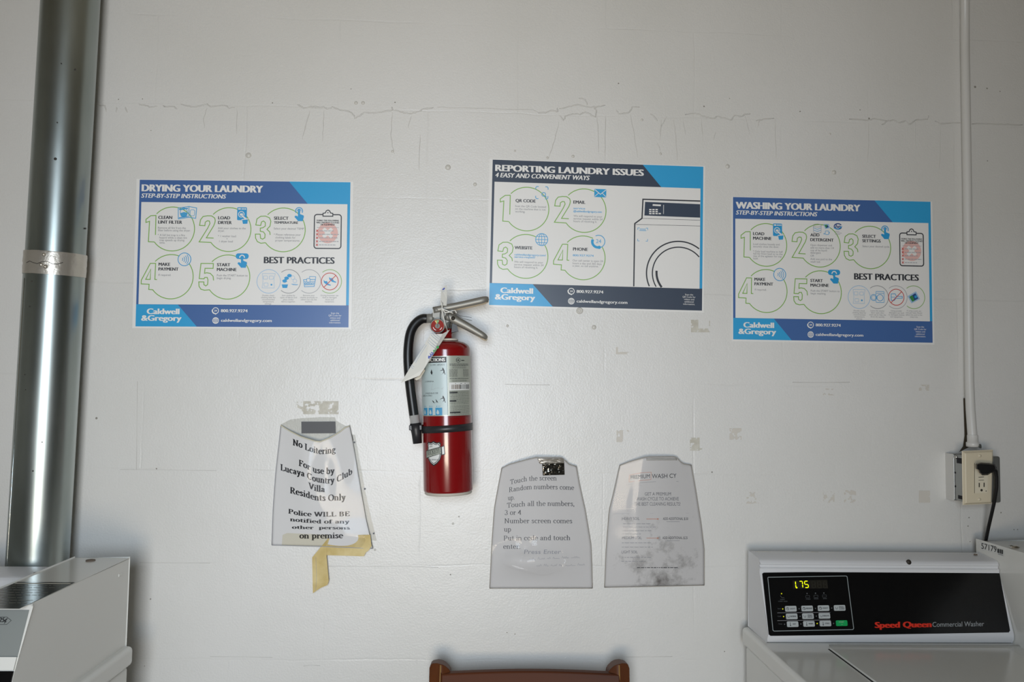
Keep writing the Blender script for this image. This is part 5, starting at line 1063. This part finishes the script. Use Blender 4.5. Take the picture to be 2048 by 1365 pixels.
# console: sloping front face with rounded frame and black panel
cx0, cx1 = .5905, 1.0990
yt_, yb_ = -.112, -.168
zt_, zb_ = at(1760, 1119, -.108).z, zd+.001; zp_ = at(1760, 1147, -.124).z
dzt = zt_-zp_
prof = [(yr-.004, zb_), (yb_+.006, zb_), (yb_, zb_+.008), (yb_-.001, zb_+.018), (yt_-.012, zp_), (yt_-.0125, zp_+dzt*.30), (yt_-.0085, zp_+dzt*.42), (yt_-.0085, zp_+dzt*.55), (yt_-.0115, zp_+dzt*.68), (yt_-.009, zp_+dzt*.88), (yt_-.004, zt_), (yr-.004, zt_+.004)]
con = MB().prism(prof, cx0, cx1, 'enamel_trim', 'x').build('console', t, bevel=.004, seg=3)
def cf(px, py, lift=0):
    """photo pixel -> point on the console's sloping front face"""
    a, b = Vector((yb_-.001, zb_+.018)), Vector((yt_-.012, zp_)); d = at(px, py, 0)-CAM_P
    n = Vector((0, b.y-a.y, -(b.x-a.x))).normalized(); n = n if n.y < 0 else -n
    k = (Vector((0, a.x, a.y))-CAM_P).dot(n)/d.dot(n); return CAM_P+d*k+n*lift
def K(x, y): return (1500+x*.13185, 1110+y*.13185)       # close-up of the keypad
def K2(x, y): return (1720+x*.17578, 1060+y*.17578)      # close-up of the right half
class CD(Draw):
    pass
D = Draw(lambda u, v, l: cf(u, v, .0006+l*.00015))
pc = [(1524.5, 1148.5), (1527.5, 1146.5), (1760, 1143.2), (1994, 1140), (1997.5, 1142.5), (2019.5, 1262), (2017, 1265.5), (1780, 1269.5), (1541, 1272.5), (1537.5, 1269.5)]
D.poly(pc, 'panel_black', 0); D.line(pc, .8, 'gap_black', 0, True); pan = D.done('control_panel', t, local=False)
fr = [K(*p) for p in ((268, 352), (276, 345), (1452, 325), (1470, 336), (1570, 1120), (1558, 1138), (362, 1162), (346, 1148))]
D.line(fr, 1.35, 'panel_line', 2, True)
for y0_, y1_ in ((885, 878), (1003, 993)): D.line([K(412, y0_), K(1215, y1_)], .7, 'print_grey', 2)
D.done('keypad_outline', pan, local=False)
D.poly([K(640, 395), K(1168, 383), K(1182, 512), K(654, 523)], 'display_off', 2)
def seg7(x, y, w, h, segs, m, ly, tw=2.0):
    s = .09; X = lambda a, b: K(x+a*w+b*h*s, y+b*h)
    for q in segs:
        a, b = {'a': ((0, 0), (1, 0)), 'b': ((1, 0), (1, .5)), 'c': ((1, .5), (1, 1)), 'd': ((0, 1), (1, 1)), 'e': ((0, .5), (0, 1)), 'f': ((0, 0), (0, .5)), 'g': ((0, .5), (1, .5))}[q]
        dx, dy = (b[0]-a[0])*.1, (b[1]-a[1])*.1; D.line([X(a[0]+dx, a[1]+dy), X(b[0]-dx, b[1]-dy)], tw, m, ly)
for i in range(6): seg7(672+i*87, 408, 48, 98, 'abcdefg', 'segment_off', 3, 1.3)
dsp = D.done('display', pan, local=False)
seg7(632, 408, 53, 98, 'bc', 'led_yellow', 5, 1.5); D.disk(*K(704, 503), 1.5, 'led_yellow', 5); seg7(745, 406, 44, 98, 'abc', 'led_yellow', 5, 1.5); seg7(822, 405, 52, 98, 'afgcd', 'led_yellow', 5, 1.5)
D.done('lit_digits', dsp, local=False)
KEYS = [[(612, 825, 'LIGHT'), (860, 821, 'MEDIUM'), (1108, 816, 'HEAVY'), (1352, 812, ('SMALL', 'LOAD'))], [(626, 941, 'NORMAL'), (872, 937, ('PERM', 'PRESS')), (1121, 932, 'DELICATE')], [(640, 1058, 'HOT'), (887, 1053, 'WARM'), (1136, 1048, 'COLD'), (1383, 1043, 'START')]]
for row, ys in zip(KEYS, ((0, 1), (0, 1), (0, 1))):
    for x, y, lab_ in row:
        gr = lab_ == 'START'; D2 = Draw(lambda u, v, l: cf(*K(u+ (v-y)*.10, v-(u-x)*.018), .0022+l*.0002)); D2.rrect(x-86, y-43, x+86, y+43, 16, 0, 'button_grey', 0, fill='button_green' if gr else 'button_grey')
        b = D2.done('start_button' if gr else 'button', pan, local=False, solid=.0016)
        if gr: tag(b, 'green start button')
        if gr: D2.text('START', x-4, y-8, 18, 'button_grey', 5, align='c', off=.01); D2.line([(x-8, y+20), (x+8, y+20)], 4, 'button_grey', 5)
        elif isinstance(lab_, tuple):
            for i, s in enumerate(lab_): D2.text(s, x+30, y-2+i*26, 20, 'button_ink', 5, align='c', bold=.05)
        else: D2.text(lab_, x+26, y+9, 20, 'button_ink', 5, align='c', bold=.05, width=min(90, len(lab_)*16))
        if not gr:
            if lab_ in ('HOT', 'WARM', 'COLD'): D2.line([(x-36, y-26), (x-36, y+16)], 7, 'button_ink', 5); D2.disk(x-36, y+20, 9, 'button_ink', 5)
            elif lab_ in ('MEDIUM', 'HEAVY', 'LIGHT'): D2.ring(x-48, y, 19, 5, 'button_ink', 5, 0 if lab_ != 'LIGHT' else 30, 300); D2.line([(x-62, y-10), (x-36, y-12), (x-40, y+18)], 6, 'button_ink', 5)
            else: D2.line([(x-66, y-16), (x-56, y+16), (x-38, y+16), (x-30, y-14)], 5, 'button_ink', 5)
        D2.done('button_lettering', b, local=False)
for x, y, on in ((494, 826, 1), (507, 941, 1), (1016, 1047, 1), (476, 594, 1), (742, 823, 0), (990, 818, 0), (1237, 813, 0), (757, 938, 0), (1003, 935, 0), (521, 1058, 0), (769, 1054, 0), (1265, 1046, 0), (862, 592, 0), (990, 588, 0), (1117, 585, 0)):
    q = K(x, y); D.disk(q[0], q[1], 1.25, 'led_dim' if on else 'ink_faint', 3); D.done('indicator_light', pan, local=False)
for x, y, s, w in ((440, 829, 'Soil', 44), (443, 943, 'Cycle', 54), (457, 1060, 'Temp', 58), (492, 690, 'INSERT', 70), (495, 718, 'COINS / VEND', 140), (878, 684, 'WASH', 70), (1002, 678, 'RINSE', 66), (1132, 676, 'SPIN', 56)): q = K(x, y); D.text(s, q[0], q[1], 2.0, 'ink_faint', 2, align='c', width=w*.13185)
for x, y in ((872, 640), (997, 634), (1125, 630)): q = K(x, y); D.rrect(q[0]-4, q[1]-2.2, q[0]+4, q[1]+2.2, .8, .4, 'ink_faint', 2)
q = K(488, 640); D.line([(q[0]-4, q[1]-2), (q[0]-1, q[1]+2), (q[0]+4, q[1]+2)], .6, 'ink_faint', 2); D.done('legend_print', pan, local=False)
a, b = K2(172, 1120), K2(806, 1110); D.text('Speed Queen', a[0], a[1], 11.6, 'logo_red', 2, width=b[0]-a[0], bold=.10, off=.014, lean=.0145)
lg = D.done('brand_lettering', pan, local=False); tag(lg, 'red brand lettering')
a, b = K2(822, 1108), K2(1408, 1100); D.text('Commercial Washer', a[0], a[1], 9.6, 'logo_grey', 2, width=b[0]-a[0], bold=.012, lean=.0145); D.done('product_lettering', pan, local=False)
p = at(1818, 1125.5, yt_-.0100); MB().lathe([(0, -.0016), (.0045, -.0014), (.0056, .002)], 'slot_dark', 20, tuple(p), 'y').build('lock_hole', con)
p = at(1951, 1106, -.075); MB().lathe([(.004, zt_+.0035), (.0035, zt_+.0055), (0, zt_+.006)], 'mark_brown', 12, (p.x, p.y, 0)).build('screw', con)
for x, w in ((1510, 34), (1585, 20), (1622, 16)): p = at(x, 1113, -.055); MB().box(p.x, p.x+w*.001, p.y-.002, p.y-.0005, zt_+.0035, zt_+.0042, 'tape_stain').build('paint_scuff', con)
# coin meter at the right end
mx0, mx1, mzt = 1.1005, 1.230, 1.173; mf, mfb = -.47, -.50
mprof = [(yr-.002, zd-.002), (mfb, zd-.002), (mf, mzt), (yr-.002, mzt)]
met = MB().prism(mprof, mx0, mx1, 'enamel', 'x').build('coin_meter', t, bevel=.004, seg=3)
p = at(2028, 1086, -.12); MB().lathe([(.011, mzt-.0005), (.010, mzt+.002), (.006, mzt+.0045), (0, mzt+.005)], 'screw_metal', 24, (p.x, p.y, 0)).build('meter_screw', met)
def side(px, py, lift, xs=mx0): d = at(px, py, 0)-CAM_P; k = (xs-lift-CAM_P.x)/d.x; return CAM_P+d*k
D = Draw(lambda u, v, l: side(u, v, .0006+l*.0002))
D.poly([K2(1355, 128), K2(1365, 138), K2(1636, 238), K2(1630, 300), K2(1560, 270), K2(1358, 218)], 'label_white', 0); idl = D.done('number_sticker', met, local=False)
def SKEW(u, v): k = (u-1375)/260; return K2(u, v+k*66)
dD = Draw(lambda u, v, l: side(*SKEW(u, v), .0012+l*.0002)); dD.text('57179', 1380, 214, 64, 'ink_black', 0, width=172, bold=.0, off=.008); dD.done('sticker_number', idl, local=False)
for x, w in ((1566, 7), (1577, 12), (1592, 5), (1600, 9), (1612, 4), (1619, 12)): dD.line([(x, 168), (x, 216)], w, 'ink_black', 0)
dD.line([(1570, 228), (1628, 228)], 9, 'print_grey', 0); dD.done('sticker_barcode', idl, local=False)

# left washer: seen from its right side, the coin meter nearest; it stands forward of the wall because the pipe runs behind it
yl, ylf = -.145, -.835
zl = at(268, 1292, yl).z+.001; X1 = at(268, 1292, yl).x; X0 = X1-.669; MX1 = at(259, 1116, yl).x; MX0 = at(150, 1115, yl).x; mz = at(259, 1116, yl).z
t = thing('washing_machine', 'white coin washer on the left, in front of the round metal pipe', 'washing machine', ((X0+X1)/2, (yl+ylf)/2, 0), 'coin washing machines')
MB().box(X0+.008, X1-.008, ylf+.012, yl-.004, .012, zl-.040, 'enamel').build('cabinet', t, bevel=.006)
for fx, fy in ((X0+.05, ylf+.06), (X1-.05, ylf+.06), (X0+.05, yl-.06), (X1-.05, yl-.06)): MB().lathe([(.022, 0), (.024, .004), (.01, .008), (.01, .016)], 'gap_black', 16, (fx, fy, 0)).build('foot', t)
MB().box(X0+.010, X1-.010, ylf+.014, yl-.005, zl-.0405, zl-.0375, 'gap_black').build('top_gap', t)
MB().box(X0, X1, ylf, yl, zl-.038, zl, 'enamel').build('washer_top', t, bevel=.009, seg=4)
MB().box(X0+.05, MX0-.04, ylf+.004, -.34, zl+.0002, zl+.0045, 'enamel').build('lid', t, bevel=.0022, seg=3)
zc_ = at(50, 1136, yl-.004).z; ycf = yl-.072
prof = [(yl-.004, zl+.001), (ycf-.05, zl+.001), (ycf-.056, zl+.009), (ycf-.057, zl+.019), (ycf-.012, zc_-.034), (ycf-.0095, zc_-.026), (ycf-.0125, zc_-.017), (ycf-.008, zc_-.005), (ycf+.003, zc_), (yl-.004, zc_+.003)]
con = MB().prism(prof, X0+.012, MX0-.003, 'enamel_trim', 'x').build('console', t, bevel=.004, seg=3)
fa, fb = Vector((ycf-.012, zc_-.034)), Vector((ycf-.057, zl+.019)); nn = Vector((-(fa.y-fb.y), (fa.x-fb.x))).normalized()*.0008
nn = nn if nn.x < 0 else -nn
def fl(x, k): q = fa.lerp(fb, k)+nn; return (x, q.x, q.y)
MB().add([fl(X0+.03, .1), fl(MX0-.02, .1), fl(MX0-.02, .93), fl(X0+.03, .93)], [(0, 1, 2, 3)], 'panel_black').build('control_panel', t, solid=.0008)
def topz(px, py, z): d = at(px, py, 0)-CAM_P; k = (z-CAM_P.z)/d.z; return CAM_P+d*k
p = topz(73, 1148, zc_+.002); MB().lathe([(.006, zc_+.001), (.005, zc_+.004), (0, zc_+.005)], 'mark_brown', 14, (p.x, p.y, 0)).build('screw', con)
p0, p1 = side(63, 1224, 0, MX1), side(31, 1352, 0, MX1)
mprof = [(yl-.002, zl-.002), (p1.y-.02, zl-.002), (p1.y-.004, p1.z-.002), (p0.y, mz-.003), (p0.y+.003, mz), (yl-.002, mz)]
met = MB().prism(mprof, MX0, MX1, 'enamel', 'x').build('coin_meter', t, bevel=.003, seg=3)
p = topz(181, 1122.5, mz); MB().lathe([(.009, mz-.0005), (.0085, mz+.002), (.004, mz+.003), (0, mz+.002)], 'mark_brown', 24, (p.x, p.y, 0)).build('meter_screw', met)
a, b = topz(100, 1165.5, mz), topz(30, 1219, mz)
D = Draw(lambda u, v, l: Vector((u, v, mz+.0005+l*.0001)))
lx0_, lx1_ = MX0+.004, MX1-.005
D.rect(lx0_, a.y, lx1_, b.y, 'meter_label', 0); ml = D.done('instruction_plate', met, local=False); tag(ml, 'glossy black instruction plate')
D.line([(lx0_+.002, a.y-.011), (lx1_-.002, a.y-.011)], .006, 'tape_stain', 1); r = random.Random(3)
for i in range(9):
    y = a.y-.024-i*(a.y-b.y-.034)/8.4; x = lx0_+.004
    while x < lx1_-.012-(.02 if i % 3 == 2 else 0): w = r.uniform(.004, .014); D.line([(x, y), (min(x+w, lx1_-.006), y)], .0016, 'label_line', 1); x += w+.0022
D.done('plate_print', ml, local=False)
fv = Vector((0, p1.y-.004-p0.y, p1.z-mz)).normalized(); fn_ = Vector((0, fv.z, -fv.y)); fn_ = fn_ if fn_.y < 0 else -fn_
def face(x, s, lift): q = Vector((x, p0.y, mz-.003))+fv*s+fn_*lift; return q
LS = (p1-p0).length
D = Draw(lambda u, v, l: face(u, v, .0006+l*.0002))
D.rect(MX0+.004, .005, MX1-.0022, LS*.80, 'slide_grey', 0); cs = D.done('coin_panel', met, local=False)
zc2 = LS*.135; xr = None
def fpx(px, py):
    d = at(px, py, 0)-CAM_P; o_ = Vector((0, p0.y, mz-.003)); k = (o_-CAM_P).dot(fn_)/d.dot(fn_); q = CAM_P+d*k; return q.x, (q-o_).dot(fv)
h = [fpx(x, y) for x, y in ((-30, 1235), (14, 1235), (23, 1242), (14, 1250), (-30, 1250), (-38, 1242))]
D.line(h, .0006, 'ink_black', 1, True); q = fpx(-2, 1246); q2 = fpx(13, 1246); D.text('25\u00a2', q[0], q[1]-.0005, .0068, 'ink_black', 1, width=q2[0]-q[0], bold=.06); D.done('price_mark', cs, local=False)
def fbox(s0, s1, l0, l1, m, name, par):
    v = [face(x, s, l) for l in (l0, l1) for s in (s0, s1) for x in (MX0+.003, MX1-.002)]
    return MB().add(v, [(0, 1, 3, 2), (4, 5, 7, 6), (0, 1, 5, 4), (2, 3, 7, 6), (0, 2, 6, 4), (1, 3, 7, 5)], m).build(name, par)
fbox(LS*.80, LS*1.0, 0, .004, 'enamel', 'coin_ledge', met); fbox(LS*1.015, LS*1.4, 0, .003, 'panel_black', 'coin_slide', met)
p = side(241, 1150, 0, MX1); MB().box(MX1-.001, MX1+.0012, p.y-.009, p.y+.006, p.z-.003, p.z+.003, 'enamel').build('pressed_tab', met, bevel=.001)

# ------------------------------------------------------------------ wooden chair, its back to the wall
yb0 = -.105; dch = yb0+.17
xl0, xl1, xr0, xr1 = at(861, 1345, yb0).x, at(902, 1360, yb0).x, at(1222, 1360, yb0).x, at(1258, 1345, yb0).x
zt0 = at(880, 1325, yb0).z; cxm = (xl0+xr1)/2
t = thing('wooden_chair', 'dark wooden chair standing with its back to the wall under the notices', 'chair', (cxm, -.40, 0))
def post(px, mirror, name):
    """rear leg running up into a bent back post: a front ridge between an outer and an inner face, and a rounded ear on top"""
    sil = [(858.7, 1337), (860.5, 1329), (866, 1325), (875, 1323), (884, 1324), (891, 1328), (898, 1335), (902, 1342), (904.5, 1365)]
    if mirror: sil = [(2118-x-1.0, y) for x, y in sil]
    X0_, X1_ = at(sil[0][0], 1345, yb0).x, at(sil[-1][0], 1345, yb0).x; w = X1_-X0_
    top = [(at(x, y, yb0).x, at(x, y, yb0).z) for x, y in sil]
    n = 14; lv = [0, .25, .45, .62, .80, .88, None]; rake = [-.035, -.05, -.065, -.045, -.015, -.005, 0]
    front, back = [], []
    for k, z in enumerate(lv):
        for i in range(n+1):
            u = i/n; x = X0_+w*u
            f = -.018*(u/.52) if u < .52 else -.018*(1-.72*(u-.52)/.48)
            if z is None:
                t_ = sorted(top); zz_ = interp(t_, x); fy = f*.8
            else: zz_, fy = z, f
            front.append((x, yb0-.004+fy+rake[k], zz_)); back.append((x, yb0+.026+rake[k], zz_-(.004 if z is None else 0)))
    m = len(lv); c = n+1; N_ = len(front); fs = [(k*c+i, k*c+i+1, (k+1)*c+i+1, (k+1)*c+i) for k in range(m-1) for i in range(n)]
    fs += [tuple(q+N_ for q in reversed(f)) for f in fs]
    fs += [((m-1)*c+i, (m-1)*c+i+1, N_+(m-1)*c+i+1, N_+(m-1)*c+i) for i in range(n)]+[(i, i+1, N_+i+1, N_+i) for i in range(n)]
    fs += [(k*c+e, (k+1)*c+e, N_+(k+1)*c+e, N_+k*c+e) for k in range(m-1) for e in (0, n)]
    o = MB().add(front+back, fs, 'chair_wood').build(name, t, bevel=.0025, seg=2)
    j = int(round(.52*n)); MB().tube([tuple(Vector(front[k*c+j])+Vector((0, .0006, -.002 if k == m-1 else 0))) for k in range(3, m)], .0016, 'worn_edge', 8).build('worn_edge', o)
post(0, False, 'back_post'); post(0, True, 'back_post')
def rail(z0, z1, dep, name, sag=.014, ytop=yb0, tilt=.035, m='chair_rail_wood'):
    n = 18; vs = []; xa, xb = xl0+.022, xr1-.022
    for i in range(n+1):
        u = i/n; x = xa+(xb-xa)*u; yc = ytop+sag*math.sin(math.pi*u)-.012; up = .0012*math.sin(math.pi*u)
        for y, z in ((yc-dep/2-tilt, z0), (yc+dep/2-tilt, z0), (yc+dep/2, z1+up), (yc-dep/2, z1+up)): vs.append((x, y, z))
    fs = [(i*4+j, i*4+(j+1) % 4, (i+1)*4+(j+1) % 4, (i+1)*4+j) for i in range(n) for j in range(4)]+[(0, 1, 2, 3), tuple(n*4+j for j in range(4))]
    return MB().add(vs, fs, m).build(name, t, bevel=.004, seg=3)
zr = at(1060, 1335, yb0+.01).z
rail(zr-.115, zr-.004, .020, 'crest_rail'); rail(zr-.30, zr-.24, .018, 'middle_rail', .012, yb0-.015, .02)
rail(.46, .50, .02, 'lower_rail', .010, yb0-.055, 0)
sd = [(x, y+dch) for x, y in ((xl0+.035, -.235), (xl0+.02, -.42), (xl0-.01, -.62), (xl0+.03, -.655), (xr1-.03, -.655), (xr1+.01, -.62), (xr1-.02, -.42), (xr1-.035, -.235))]
MB().prism(sd, .425, .452, 'chair_wood', 'z').build('seat', t, bevel=.008, seg=3)
for x in (xl0+.04, xr1-.04): MB().prism([(x-.017, -.62+dch), (x+.017, -.62+dch), (x+.017, -.585+dch), (x-.017, -.585+dch)], 0, .426, 'chair_wood', 'z').build('front_leg', t, bevel=.004)
MB().box(xl0+.05, xr1-.05, -.615+dch, -.595+dch, .36, .42, 'chair_wood').build('front_apron', t, bevel=.003)
for x in (xl0+.035, xr1-.035): MB().box(x-.01, x+.01, -.59+dch, -.22+dch, .15, .175, 'chair_wood').build('side_stretcher', t, bevel=.003)
MB().box(xl0+.035, xr1-.035, -.41+dch, -.39+dch, .152, .173, 'chair_wood').build('cross_stretcher', t, bevel=.003)
